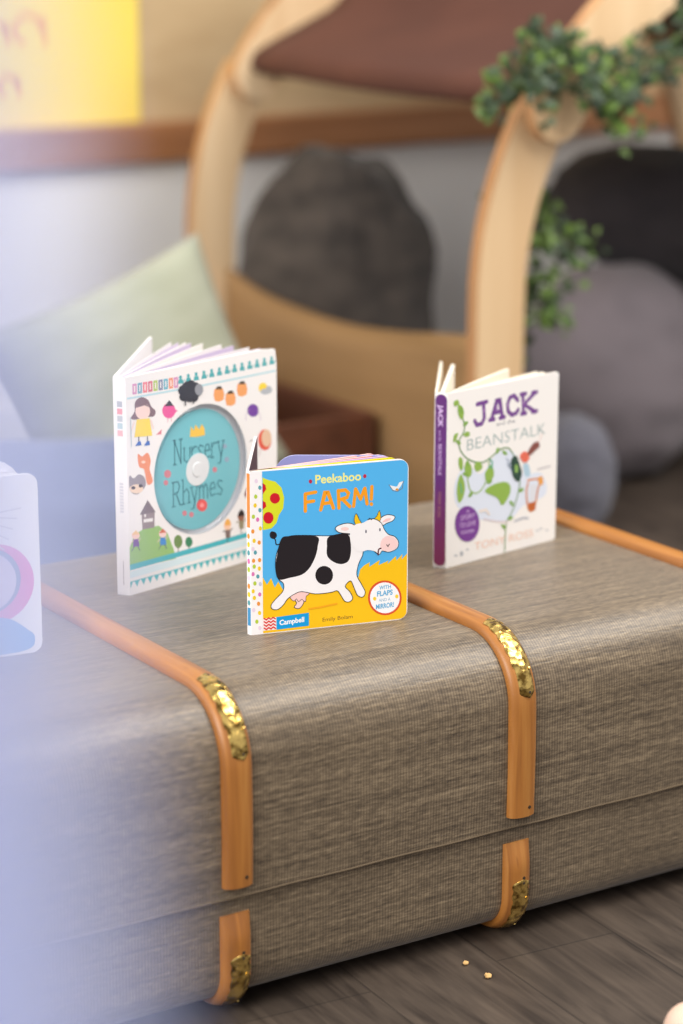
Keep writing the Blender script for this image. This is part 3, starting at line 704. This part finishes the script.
for lx, ly, an in ((182, 300, 1.9), (186, 352, .6), (176, 430, 2.6), (200, 500, -1.2), (326, 476, 1.2), (350, 462, -.6), (420, 640, .5), (398, 700, 2.4), (372, 760, .4), (364, 800, 2.5), (282, 600, .3), (222, 636, -2.2), (206, 566, 2.8)):
    ux, uy = cos(an), -sin(an); a.poly([(lx, ly), (lx+ux*12-uy*7, ly+uy*16+ux*9), (lx+ux*26, ly+uy*32), (lx+ux*12+uy*7, ly+uy*16-ux*9)], (132, 172, 78), 2)
for s in ([(296, 500), (308, 510), (304, 536), (294, 530)], [(172, 600), (178, 640)]): a.stroke(s, .0016, (90, 170, 140))
# climber, cloud giant and harp
a.poly([(388, 500), (410, 484), (424, 520), (434, 560), (420, 596), (398, 580), (388, 540)], (52, 78, 66), 3); a.ell(410, 540, 7, 20, (150, 190, 100), 10); a.stroke([(372, 520), (392, 548)], .0012, (110, 130, 150)); a.stroke([(368, 494), (384, 524)], .001, (130, 150, 170))
a.poly([(426, 484), (444, 466), (462, 474), (466, 498), (450, 514), (434, 506)], (232, 114, 92), 3); a.poly([(460, 470), (480, 436), (504, 424), (512, 444), (494, 462), (468, 484)], (140, 84, 76), 3); a.stroke([(504, 430), (524, 392)], .0006, (230, 180, 170))
a.poly([(440, 524), (462, 520), (472, 560), (462, 576), (446, 566)], (180, 208, 224), 3); a.stroke([(460, 590), (500, 584), (520, 600)], .002, (220, 140, 90))
a.stroke([(462, 600), (454, 640), (462, 712), (482, 720), (494, 690), (504, 630), (520, 588)], .0024, (212, 132, 80), 3); a.poly([(468, 610), (500, 606), (492, 680), (470, 690)], (226, 226, 232)); a.poly([(504, 580), (524, 574), (528, 604), (512, 612)], (236, 164, 84), 2); a.poly([(462, 690), (496, 680), (492, 720), (466, 718)], (196, 104, 56))
a.stroke([(504, 544), (560, 530)], .0016, (190, 184, 186)); a.stroke([(402, 766), (440, 752), (460, 754)], .0022, (186, 188, 196)); a.stroke([(252, 722), (280, 716), (292, 736)], .0026, (240, 226, 214)); a.stroke([(270, 756), (330, 768), (372, 770)], .0012, (226, 206, 208))
# round purple sticker
a.ell(200, 776, 51, 78, (124, 66, 150), 30)
for t, (p, q, h) in (('A', ((196, 728), (210, 725), 12)), ('STORY', ((172, 762), (232, 748), 20)), ('TO LOVE', ((168, 794), (234, 780), 20)), ('FOREVER', ((174, 822), (228, 812), 14))): a.text(t, p, q, h, (206, 176, 220), .015)
a.text('TONY ROSS', (230, 893), (482, 832), 34, (246, 206, 184), -.004)
for x, y in ((152, 914), (176, 906), (200, 888), (502, 808), (518, 800), (544, 806)): a.ell(x, y, 7, 4 if x != 176 else 12, (186, 188, 192), 8)
mb.build('front_cover', jack, merge=False)
sd = 124-TH; w = .0136; sx, sy = w*cos(R_(sd)), w*sin(R_(sd))
mb = MB(); board(mb, w, H, .002, ink(CR))
a = Art(mb, ((0, 0), (126, 0), (126, 1775), (0, 1775)), w, H)
m_, nt, b = new_mat('purple_spine'); tc = N(nt, 'ShaderNodeTexCoord'); sp = N(nt, 'ShaderNodeSeparateXYZ'); nt.links.new(tc.outputs['Object'], sp.inputs[0])
cr = N(nt, 'ShaderNodeValToRGB'); e = cr.color_ramp.elements; e[0].position = .0; e[0].color = (*s2l((150, 60, 104)), 1); e[1].position = .09; e[1].color = (*s2l((98, 46, 116)), 1); nt.links.new(sp.outputs['Z'], cr.inputs['Fac']); nt.links.new(cr.outputs[0], b.inputs['Base Color']); b.inputs['Roughness'].default_value = .4
pts = [(63+57*cos(pi+t*pi/10), 70+57*sin(pi+t*pi/10)) for t in range(11)]+[(63+57*cos(t*pi/10), 1700+57*sin(t*pi/10)) for t in range(11)]
a.raw([a.uv(p) for p in pts], m_)
def vtext(body, u0, z_top, z_bot, h, rgb, bold=0.):
    vs, fs = text_mesh(body, bold); x0 = min(v[0] for v in vs); x1 = max(v[0] for v in vs); y = a.lay([(u0, z_top), (u0+h, z_bot)]); k = mb.mi(ink(rgb)); base = len(mb.v)
    for v in vs: mb.v.append((u0+v[1]/.7*h, y, z_top-(v[0]-x0)/(x1-x0)*(z_top-z_bot)))
    for f in fs: mb.f.append(tuple(base+i for i in f)); mb.m.append(k)
vtext('JACK', .0040, .166, .143, .0048, (214, 186, 226), .03); vtext('and the', .0045, .140, .129, .003, (190, 160, 205)); vtext('BEANSTALK', .0044, .126, .094, .0036, (200, 172, 214), .01)
vtext('TONY ROSS', .0045, .078, .052, .0032, (180, 130, 120), .0)
mb.xf(Matrix.Translation((sx, sy, 0)) @ Matrix.Rotation(R_(sd+180), 4, 'Z')); sp_ = mb.build('spine', jack, merge=False); sp_['label'] = 'purple spine with the title in pale letters'
mb = MB(); board(mb, W, H, .0026, ink((240, 230, 212)), (0, .003, .003, 0)); mb.v = [(v[0], v[1]-.0026, v[2]) for v in mb.v]; place(mb, sx, sy, 53.2-TH); mb.build('back_cover', jack, merge=False)
CRM = ink((250, 240, 222), .6)
for (a0, a1, L, t) in ((50.4-TH, 50.4-TH, .157, .0035), (30-TH, 28.5-TH, .153, .0008), (29-TH, 27.5-TH, .151, .002), (19-TH, 17-TH, .157, .001), (16-TH, 15-TH, .158, .0030), (13-TH, 12.5-TH, .158, .002)):
    mb = MB(); f = min(.55, max(0, (a0+TH-11)/45)); leaf(mb, .004+(sx)*f, .0045+(sy-.002)*f, a0, a1, L, .003, H-.003, t, CRM, ink((250, 242, 226), .6)); mb.build('page', jack, autos=30)

# ---- left book -------------------------------------------------------------
W, H = .150, .163; TH = -8
lb = thing('toddler_book', 'white book with a pink ring on its cover, leftmost on the trunk', 'book', (-.0715-W*cos(R_(TH)), .2175-W*sin(R_(TH)), ZB), R_(TH), 'picture books standing on the trunk')
mb = MB(); board(mb, W, H, .003, ink((250, 247, 247)), (0, .010, .010, 0))
# design units: 0.1 mm
a = Art(mb, ((0, 0), (1500, 0), (1500, 1630), (0, 1630)), W, H)
a.ell(1080, 960, 360, 360, (236, 120, 186), 40); a.ell(1020, 930, 300, 300, (120, 140, 176), 40); a.ell(1010, 940, 270, 270, (226, 214, 232), 40)
a.poly([(700, 1600), (760, 1400), (960, 1270), (1200, 1290), (1380, 1420), (1430, 1480), (1400, 1580), (1200, 1610)], (120, 178, 232), 4)
for k in range(5): a.stroke([(1060-k*60, 330+k*16), (1340-k*40, 300+k*90)], .0012, (214, 210, 216))
mb.build('front_cover', lb, merge=False)
mb = MB(); board(mb, .128, .1705, .003, ink((250, 247, 248)), (0, .02, .03, 0)); place(mb, .018, .034, -2); mb.build('back_cover', lb, merge=False)
for k in range(4):
    mb = MB(); leaf(mb, .004, .006+k*.006, 2+k*2.2, 1+k*1.2, W-.014-k*.004, .003, .160, .0022, M_PAPER); mb.build('page', lb, autos=30)
mb = MB(); board(mb, .036, H, .003, ink((240, 238, 240))); place(mb, 0, .0, 90); mb.build('spine', lb, merge=False)

# ------------------------------------------------------------------ the play arch
FARY, NEARY = 1.70, .93
arch = thing('play_arch', 'wooden play arch of curved birch hoops with a brown canopy, standing behind the trunk', 'play arch', (1.45, 1.315, FZ))
def hoop_pts(z_off=0, side=-1, n=26, a1=90, dx=0):
    """centre line of one hoop in xz: vertical leg then rounded bow; left side"""
    pts = [(.947, z) for z in (FZ, .1, .2, .3, .38)]
    cx, cz, rx, rz = 1.455, .40, .508, .49
    for k in range(1, n+1):
        t = pi - (pi/2)*(k/n)*(a1/90); pts.append((cx+rx*cos(t), cz+rz*sin(t)))
    return pts
full = hoop_pts(); full = full+[(2*1.455-x, z) for x, z in reversed(full[:-1])]
def strap_mesh(pts, wd, y0, y1, mface, medge, r0=False, r1=False):
    mb = MB(); L = len(pts); A, B = [], []
    for i, p in enumerate(pts):
        q0 = pts[max(i-1, 0)]; q1 = pts[min(i+1, L-1)]; t = Vector((q1[0]-q0[0], q1[1]-q0[1])).normalized(); nx, nz = -t.y*wd/2, t.x*wd/2
        A.append((p[0]+nx, p[1]+nz)); B.append((p[0]-nx, p[1]-nz))
    e0, e1 = [], []
    if r0:
        t = Vector((pts[0][0]-pts[1][0], pts[0][1]-pts[1][1])).normalized(); n_ = Vector((-t.y, t.x))
        e0 = [tuple(Vector(pts[0])+(n_*cos(a)+t*sin(a))*wd/2) for a in [pi*k/10 for k in range(1, 10)]]
    ring = A+B[::-1]+(e0[::1] if r0 else [])
    mb.grid([[(p[0], y0, p[1]) for p in A], [(p[0], y0, p[1]) for p in B]], mface)
    mb.grid([[(p[0], y1, p[1]) for p in A], [(p[0], y1, p[1]) for p in B]], mface)
    if r0: 
        mb.face([(p[0], y0, p[1]) for p in ([B[0]]+e0+[A[0]])], mface); mb.face([(p[0], y1, p[1]) for p in ([B[0]]+e0+[A[0]])], mface)
    mb.grid([[(p[0], y0, p[1]) for p in ring], [(p[0], y1, p[1]) for p in ring]], medge, True)
    return mb
i_split = 15
for Y in (FARY, NEARY):
    low = full[:i_split+1]
    for side in (0, 1):
        f = (lambda p: p) if side == 0 else (lambda p: (2*1.455-p[0], p[1]))
        lo_ = [f(p) for p in full[:14]]
        strap_mesh(lo_, .078, Y-.011, Y+.011, M_BIRCH, M_BIRCH_EDGE).build('leg', arch, merge=False, world=arch)
    bow = full[13:len(full)-13]
    mb = strap_mesh(bow, .084, Y-.034, Y-.0115, M_BIRCH, M_BIRCH_EDGE, r0=True); mb.build('bow', arch, merge=False, world=arch)
# dowels between hoops
def dowel(x, z, r=.012):
    mb = MB(); mb.tube([(x, NEARY-.012, z), (x, FARY+.012, z)], r, M_BIRCH, 14); return mb.build('crossbar', arch, autos=40, world=arch)
dowel(1.030, .666); dowel(2*1.455-1.030, .666); dowel(1.455, .87)
# canopy: sheet over the hoops from left crossbar to the right one
M_CAN = mat_noise('brown_canvas', (84, 47, 36), (94, 54, 41), (6, 6, 6), .8, .2, 160)
mb = MB(); cp = [p for p in full[13:len(full)-13]]
cx0, cz0 = 1.455, .38
path = [(1.014, .654), (1.004, .668), (1.010, .684), (1.026, .694)]+[(cx0+(x-cx0)*.90, cz0+(z-cz0)*.955) for x, z in cp[5:-5]]+[(1.884, .694), (1.900, .684), (1.896, .654)]
rows = []
for j in range(13):
    y = NEARY+.014+(FARY-.03-NEARY-.014)*j/12; sag = .010*sin(pi*j/12)
    rows.append([(x, y, z-sag*(1 if 3 < i < len(path)-4 else .4)) for i, (x, z) in enumerate(path)])
mb.grid(rows, M_CAN); o = mb.build('canopy', arch, smooth=True, world=arch); sm = o.modifiers.new('thick', 'SOLIDIFY'); sm.thickness = .003; o['label'] = 'brown canvas canopy hung between the hoops'
# padded hem round the crossbar
mb = MB(); mb.tube([(1.022, NEARY+.016+(FARY-.035-NEARY-.014)*k/10, .670-.008*sin(pi*k/10)) for k in range(11)], .0155, M_CAN, 12); mb.build('canopy_hem', arch, smooth=True, world=arch)
# curved side panel
M_PANEL = mat_wood('kraft_plywood', (142, 108, 68), (158, 122, 80), (172, 134, 92), axis=1, fine=10., rough=.65, coat=0)
mb = MB(); tops = [(.945, .335), (1.03, .336), (1.12, .326), (1.2, .315), (1.33, .304), (1.44, .305), (1.56, .315), (1.63, .328), (1.685, .345)]
tops = catmull(tops, 4, False)
f_ = [[(.968+.012*sin(pi*(y-.945)/.74)-(.03*(1-z/zt) if False else 0), y, z) for z in [FZ+.001+(zt-FZ-.001)*k/8 for k in range(9)]] for y, zt in tops]
mb.grid(f_, M_PANEL); o = mb.build('side_panel', arch, smooth=True, world=arch); sm = o.modifiers.new('thick', 'SOLIDIFY'); sm.thickness = .012
o['label'] = 'brown curved side panel with a dipped top edge'

# ------------------------------------------------------------------ soft furnishings
def blob(name, label, cat, c, r, mat, seed, ex=2.4, wr=.05, tilt=(0, 0, 0), rz=0, flat=True, group=None, nz_s=3., pinch=None, fold=.02):
    mb = MB(); nu, nv = 56, 36; rows = []
    E = Matrix.Rotation(rz, 3, 'Z') @ Matrix.Rotation(tilt[0], 3, 'X') @ Matrix.Rotation(tilt[1], 3, 'Y')
    for j in range(nv+1):
        ph = -pi/2+pi*j/nv; row = []
        for i in range(nu):
            th = 2*pi*i/nu
            sg = lambda v, e: math.copysign(abs(v)**e, v)
            e = 2/ex
            v = Vector((sg(cos(ph), e)*sg(cos(th), e), sg(cos(ph), e)*sg(sin(th), e), sg(sin(ph), e)))
            q = Vector((v.x*r[0], v.y*r[1], v.z*r[2]))
            if pinch: 
                t = (v.z+1)/2; k = pinch(t); q.x *= k; q.y *= k
            n = noise.noise(Vector((v.x*nz_s+seed, v.y*nz_s, v.z*nz_s*1.3)))
            n2 = noise.noise(Vector((v.x*nz_s*2.3+seed*3, v.y*nz_s*2.3, v.z*2.)))
            q *= 1+wr*n+fold*(abs(n2)*-2+.6)
            row.append(E @ q+Vector((0, 0, 0)))
        rows.append(row)
    zmin = min(v.z for row in rows for v in row)
    if flat:      # settle on the floor
        fl = zmin+.06*(r[2])
        rows = [[Vector((v.x, v.y, max(v.z, fl)-fl)) for v in row] for row in rows]
    mb.grid(rows, mat, True)
    o = mb.build(name, smooth=True, sub=0); o.location = c
    return tag(o, label, cat, group)

M_DARK = mat_noise('dark_taupe_linen', (56, 49, 44), (78, 69, 62), (14, 14, 30), .9, .3, 120, sheen=.2)
M_CHAR = mat_noise('charcoal_cloth', (46, 41, 43), (56, 50, 52), (12, 12, 12), .95, .2, 120, sheen=.1)
M_MAUVE = mat_noise('mauve_grey_cloth', (118, 109, 113), (130, 120, 124), (10, 10, 10), .95, .15, 140, sheen=.15)
M_SLATE = mat_noise('slate_grey_cloth', (98, 97, 107), (110, 109, 118), (10, 10, 10), .95, .15, 140, sheen=.15)
M_SAGE = mat_noise('sage_linen', (158, 160, 138), (172, 174, 153), (10, 10, 30), .9, .2, 150, sheen=.2)
M_BLUE = mat_noise('dusty_blue_cloth', (98, 106, 132), (108, 116, 142), (10, 10, 10), .9, .2, 140, sheen=.2)

blob('beanbag', 'dark taupe crumpled beanbag resting behind the dipped brown panel, below the canopy', 'beanbag', (1.135, 1.615, FZ), (.150, .155, .272), M_DARK, 6.1, 2.35, .11, rz=.3, nz_s=1.7, fold=.06)
blob('beanbag', 'pale mauve-grey beanbag on the floor, right of the near hoop', 'beanbag', (1.55, 1.42, FZ), (.160, .155, .178), M_MAUVE, 5.3, 2.2, .04, rz=.2, fold=.01)
blob('beanbag', 'mauve-grey beanbag at the right edge, behind the paler beanbag', 'beanbag', (1.90, 1.50, FZ), (.19, .17, .180), M_MAUVE, 9.4, 2.2, .04, rz=.2, fold=.01)
c = blob('cushion', 'charcoal round cushion lying on top of the mauve-grey beanbags', 'cushion', (1.73, 1.49, .405), (.215, .14, .108), M_CHAR, 8.2, 2.3, .05, rz=-.5, flat=False, fold=.03, tilt=(.15, .12, 0))
blob('cushion', 'small slate-grey floor cushion in front of the mauve beanbag, beside the storybook', 'cushion', (1.225, 1.13, FZ), (.078, .07, .095), M_SLATE, 3.7, 2.4, .05, rz=-.55, fold=.02)

def pillow(name, label, c, w, h, t, mat, rot, seed=1, group=None):
    mb = MB(); n = 22; F, B = [], []
    for j in range(n+1):
        fr, br = [], []
        for i in range(n+1):
            u = -1+2*i/n; v = -1+2*j/n
            ed = (1-u*u)**.45*(1-v*v)**.45 if abs(u) < 1 and abs(v) < 1 else 0
            pinch = 1-.07*(1-abs(u)**2)*(abs(v)**3); px = 1-.07*(1-abs(v)**2)*(abs(u)**3)
            nn = noise.noise(Vector((u*1.7+seed, v*1.7, 0)))*.012*ed
            x = u*w/2*px; z = v*h/2*pinch
            fr.append(Vector((x, -t/2*ed-nn, z))); br.append(Vector((x, t/2*ed, z)))
        F.append(fr); B.append(br)
    mb.grid(F, mat); mb.grid([r[::-1] for r in B], mat)
    o = mb.build(name, smooth=True)
    o.rotation_euler = rot; o.location = c
    return tag(o, label, 'cushion', group)
pillow('cushion', 'sage green square cushion leaning at the foot of the far hoop', (.601, 1.30, .238), .36, .36, .11, M_SAGE, (R_(-12), R_(-20), R_(-6)), 3)
pillow('cushion', 'dusty blue cushion low on the floor behind the trunk, in front of the sage cushion', (.42, 1.06, .130), .42, .26, .11, M_BLUE, (R_(-14), 0, R_(-20)), 6)

# pale lavender storage box at the left edge
M_LAVB = mat_noise('pale_lavender_plastic', (176, 186, 214), (182, 192, 220), (3, 3, 3), .5, .02, 40)
box = thing('storage_box', 'pale lavender-blue upright storage box at the left edge, behind the leftmost book', 'box', (.10, 1.22, FZ), R_(0))
mb = MB(); mb.box(-.16, .14, -.12, .12, 0, .455, M_LAVB); mb.build('body', box, bevel=.012, segs=3)
mb = MB(); mb.box(-.166, .146, -.126, .126, .4555, .487, M_LAVB); mb.build('box_lid', box, bevel=.008, segs=3)

# brown wooden crate in front of the panel
crate = thing('crate', 'small reddish-brown wooden crate in front of the brown panel, behind the books', 'crate', (.866, 1.42, FZ), R_(0))
M_CRATE = mat_wood('red_brown_wood', (78, 44, 28), (98, 56, 36), (112, 66, 44), axis=1, fine=26., rough=.6, coat=0)
for (x0, x1, y0, y1, nm) in ((-.095, -.083, -.18, .18, 'side_board'), (.083, .095, -.18, .18, 'side_board'), (-.0828, .0828, -.18, -.168, 'end_board'), (-.0828, .0828, .168, .18, 'end_board')):
    mb = MB(); mb.box(x0, x1, y0, y1, .002, .20, M_CRATE); mb.build(nm, crate, bevel=.003)
mb = MB(); mb.box(-.0828, .0828, -.1678, .1678, .002, .012, M_CRATE); mb.build('bottom', crate)

# poster on the tan board
def poster_mat():
    m, nt, b = new_mat('yellow_card'); b.inputs['Base Color'].default_value = (*s2l((250, 222, 92)), 1); b.inputs['Roughness'].default_value = .7; return m
post = MB(); post.box(.40, .983, 1.9965, 1.9985, .553, .90, poster_mat())
A2 = MB()
py = 1.9963
def scr(pts, w, rgb):
    for (x0, z0), (x1, z1) in zip(pts, pts[1:]):
        dx, dz = x1-x0, z1-z0; L = sqrt(dx*dx+dz*dz); nx, nz = -dz/L*w/2, dx/L*w/2
        post.face([(x0+nx, py, z0+nz), (x1+nx, py, z1+nz), (x1-nx, py, z1-nz), (x0-nx, py, z0-nz)], ink(rgb))
ORG = (244, 172, 70)
for (cx, cz, r) in ((.715, .705, .018), (.775, .708, .024), (.735, .620, .016), (.655, .71, .022), (.64, .64, .018)):
    scr([(cx+r*cos(t*.9)*1.1, cz+r*sin(t*.9)*(1+.2*sin(t))) for t in range(6)], .010, ORG)
    scr([(cx+r*1.2, cz+r), (cx+r*1.3, cz-r)], .009, ORG)
tag(post.build('poster', merge=False), 'yellow card poster with orange writing, pinned to the tan board above the rail', 'poster')

# ------------------------------------------------------------------ ivy garland
def ivy():
    random.seed(21)
    root = thing('ivy_garland', 'leafy green ivy garland draped over the near hoop of the play arch', 'garland', (1.0, .9, 0))
    LM = []
    for i, (c1, c2) in enumerate((((36, 54, 28), (60, 82, 40)), ((76, 102, 40), (104, 130, 54)), ((36, 52, 34), (76, 94, 70)))):
        LM.append(mat_noise('ivy_leaf_green_%d' % i, c1, c2, (30, 30, 30), .5, .1, 90))
    M_STEM = mat_noise('ivy_stem', (70, 72, 40), (96, 84, 50), (30, 30, 30), .8, .1, 90)
    strands = [
        [(1.13, .875, .735), (1.06, .875, .715), (1.00, .875, .745), (.96, .875, .73), (.92, .88, .70), (.885, .885, .668)],
        [(.97, .87, .765), (.95, .865, .72), (.955, .86, .68), (.965, .86, .655)],
        [(.99, .87, .735), (1.04, .865, .70), (1.08, .86, .672), (1.10, .86, .63)],
        [(1.22, .87, .755), (1.15, .865, .715), (1.10, .86, .69), (1.06, .86, .68)],
        [(1.00, .90, .70), (1.015, .97, .66), (1.03, .99, .62), (1.035, .995, .60)],
        [(1.04, .98, .64), (1.045, 1.0, .58), (1.045, 1.0, .52), (1.04, 1.0, .45), (1.03, 1.0, .37), (1.02, 1.0, .28)],
        [(.995, 1.0, .53), (1.04, .98, .50), (1.09, .97, .47), (1.115, .97, .44)],
        [(1.0, 1.0, .43), (1.03, .98, .405), (1.085, .97, .365)],
        [(1.03, .99, .5), (1.06, 1.0, .545), (1.05, 1.0, .56)],
    ]
    mbs = MB(); leaves = MB()
    for si, st in enumerate(strands):
        p = catmull(st, 6, False); mbs.tube(p, .0022, M_STEM, 6)
        L = 0
        dens = [.0021, .0021, .0013, .0014, .0020, .0017, .0013, .0014, .0018][si]
        for a_, b_ in zip(p, p[1:]):
            a_, b_ = Vector(a_), Vector(b_); d = (b_-a_).length; k = int(d/dens+random.random())
            for q in range(k):
                c = a_.lerp(b_, random.random())
                dr = Vector((random.gauss(0, 1), random.gauss(0, .6)-.25, random.gauss(-.25, .9))).normalized()
                spread = .026 if si in (0, 1, 4, 5, 8) else .038
                tip0 = c+dr*random.uniform(.002, spread)
                sz = random.uniform(.010, .019)
                n = Vector((random.gauss(-.3, .5), random.gauss(-.8, .4), random.gauss(.4, .5))).normalized()
                u = (dr-n*dr.dot(n)).normalized(); w = n.cross(u)
                shp = [(0, 0), (.18, .38), (.08, .62), (.42, .50), (.52, .36), (.78, .30), (1.05, 0), (.78, -.30), (.52, -.36), (.42, -.50), (.08, -.62), (.18, -.38)]
                m = LM[random.choices((0, 1, 2), ((5, 3, 4), (5, 3, 4), (4, 6, 2), (5, 3, 3), (6, 2, 4), (4, 3, 3), (3, 6, 1), (3, 6, 1), (5, 3, 3))[si])[0]]
                pts = [tip0+u*x*sz+w*y*sz+n*(.18*sz*(1-abs(y)*2.2)) for x, y in shp]
                mid = tip0+u*.45*sz+n*.22*sz
                for i in range(len(pts)): leaves.face([pts[i], pts[(i+1) % len(pts)], mid], m)
    mbs.build('vine', root, smooth=True, world=root)
    lo = leaves.build('foliage', root, merge=False, world=root, smooth=True)
ivy()

# ------------------------------------------------------------------ small things
M_CRUMB = ink((222, 178, 116), .8)
for i, (x, y, s) in enumerate(((.2318, -.0099, .0030), (.2327, -.0424, .0037))):
    mb = MB(); rnd = random.Random(i)
    rows = [[(s*cos(ph)*cos(t)*rnd.uniform(.7, 1.2), s*cos(ph)*sin(t)*rnd.uniform(.7, 1.2), s*.6*(1+sin(ph))*rnd.uniform(.8, 1.1)) for t in [2*pi*k/8 for k in range(8)]] for ph in (-1.5, -.8, 0, .7, 1.4)]
    rows = [[(x_, y_, z_-0) for x_, y_, z_ in r] for r in rows]
    mb.grid(rows, M_CRUMB, True); mb.face(rows[0], M_CRUMB); mb.face(rows[-1], M_CRUMB)
    o = mb.build('crumb'); o.location = (x, y, FZ+.0002)
    tag(o, ('pale crumb on the dark floor, nearer the trunk' if i == 0 else 'pale crumb on the dark floor, farther from the trunk'), 'crumb', 'crumbs on the floor')
mb = MB(); rr_ = .024
rows = [[(rr_*cos(ph)*cos(t), rr_*cos(ph)*sin(t), rr_+rr_*sin(ph)) for t in [2*pi*k/24 for k in range(24)]] for ph in [-pi/2+.01+(pi-.02)*j/14 for j in range(15)]]
mb.grid(rows, mat_noise('peach_wood', (238, 200, 176), (244, 210, 188), (10, 10, 30), .5, .05, 80), True)
o = mb.build('toy_ball', smooth=True); o.location = (.287, -.255, FZ); tag(o, 'pale peach rounded toy on the floor, cut off at the bottom right corner', 'toy')

# out-of-focus pale drape close at the left
def drape():
    m, nt, b = new_mat('pale_voile'); b.inputs['Base Color'].default_value = (*s2l((214, 220, 248)), 1); b.inputs['Roughness'].default_value = .9
    tr = N(nt, 'ShaderNodeBsdfTransparent'); tl = N(nt, 'ShaderNodeBsdfTranslucent'); tl.inputs['Color'].default_value = (*s2l((214, 220, 248)), 1)
    m1 = N(nt, 'ShaderNodeMixShader'); m1.inputs[0].default_value = .4; m2 = N(nt, 'ShaderNodeMixShader'); m2.inputs[0].default_value = .12
    out = nt.nodes['Material Output']
    nt.links.new(b.outputs[0], m1.inputs[1]); nt.links.new(tl.outputs[0], m1.inputs[2]); nt.links.new(m1.outputs[0], m2.inputs[1]); nt.links.new(tr.outputs[0], m2.inputs[2]); nt.links.new(m2.outputs[0], out.inputs['Surface'])
    mb = MB(); rows = []
    edge_top = CAM+Fv*.24; 
    for j in range(40):
        z = .35+j*.025
        t = (z-.84)/.1           # about -0.5 .. +0.6 inside the view
        off = -.0375+DR0-.0068*t-.0010*t*t
        row = []
        for i in range(40):
            s = off-i*.006; dep = .24+.010*sin(i*.9+.3*sin(z*9))*min(1, i/3)
            P = Vector((CAM.x, CAM.y, 0))+Vector((Rv.x, Rv.y, 0))*s+Vector((Fv.x, Fv.y, 0)).normalized()*dep
            row.append((P.x, P.y, z))
        rows.append(row)
    mb.grid(rows, m); o = mb.build('voile_drape', smooth=True)
    sm = o.modifiers.new('thick', 'SOLIDIFY'); sm.thickness = .0004
    tag(o, 'pale blue-white sheer drape hanging out of focus at the left foreground', 'drape')
DR0 = .0112
drape()

# ------------------------------------------------------------------ light
wd = bpy.data.worlds.new('world'); SC.world = wd; wd.use_nodes = True
bg = wd.node_tree.nodes['Background']; bg.inputs['Color'].default_value = (.97, .97, 1.0, 1); bg.inputs['Strength'].default_value = .60
def area(name, loc, target, sx, sy, power, col=(1, 1, 1)):
    l = bpy.data.lights.new(name, 'AREA'); l.shape = 'RECTANGLE'; l.size = sx; l.size_y = sy; l.energy = power; l.color = col
    o = bpy.data.objects.new(name, l); COL.objects.link(o); o.location = loc
    o.rotation_euler = (Vector(target)-Vector(loc)).to_track_quat('-Z', 'Y').to_euler(); return o
area('window_light', (-2.4, -1.2, 2.0), (.3, .4, .3), 1.8, 1.6, 100, (1.0, .985, .96))
area('ceiling_light', (1.5, -.4, 2.3), (.3, .1, .2), 1.5, 1.5, 66, (1.0, .97, .92))
area('wall_fill_light', (-1.2, 1.0, 1.5), (1.0, 2.0, .45), 1.0, 1.2, 16, (1.0, .98, .96))  # added fill lamp, brightens the left part of the back wall

SC.view_settings.view_transform = 'Standard'; SC.view_settings.look = 'None'; SC.view_settings.gamma = 1; SC.view_settings.use_curve_mapping = False
SC.view_settings.exposure = 0.0
SC.cycles.use_denoising = True
SC.cycles.max_bounces = 8
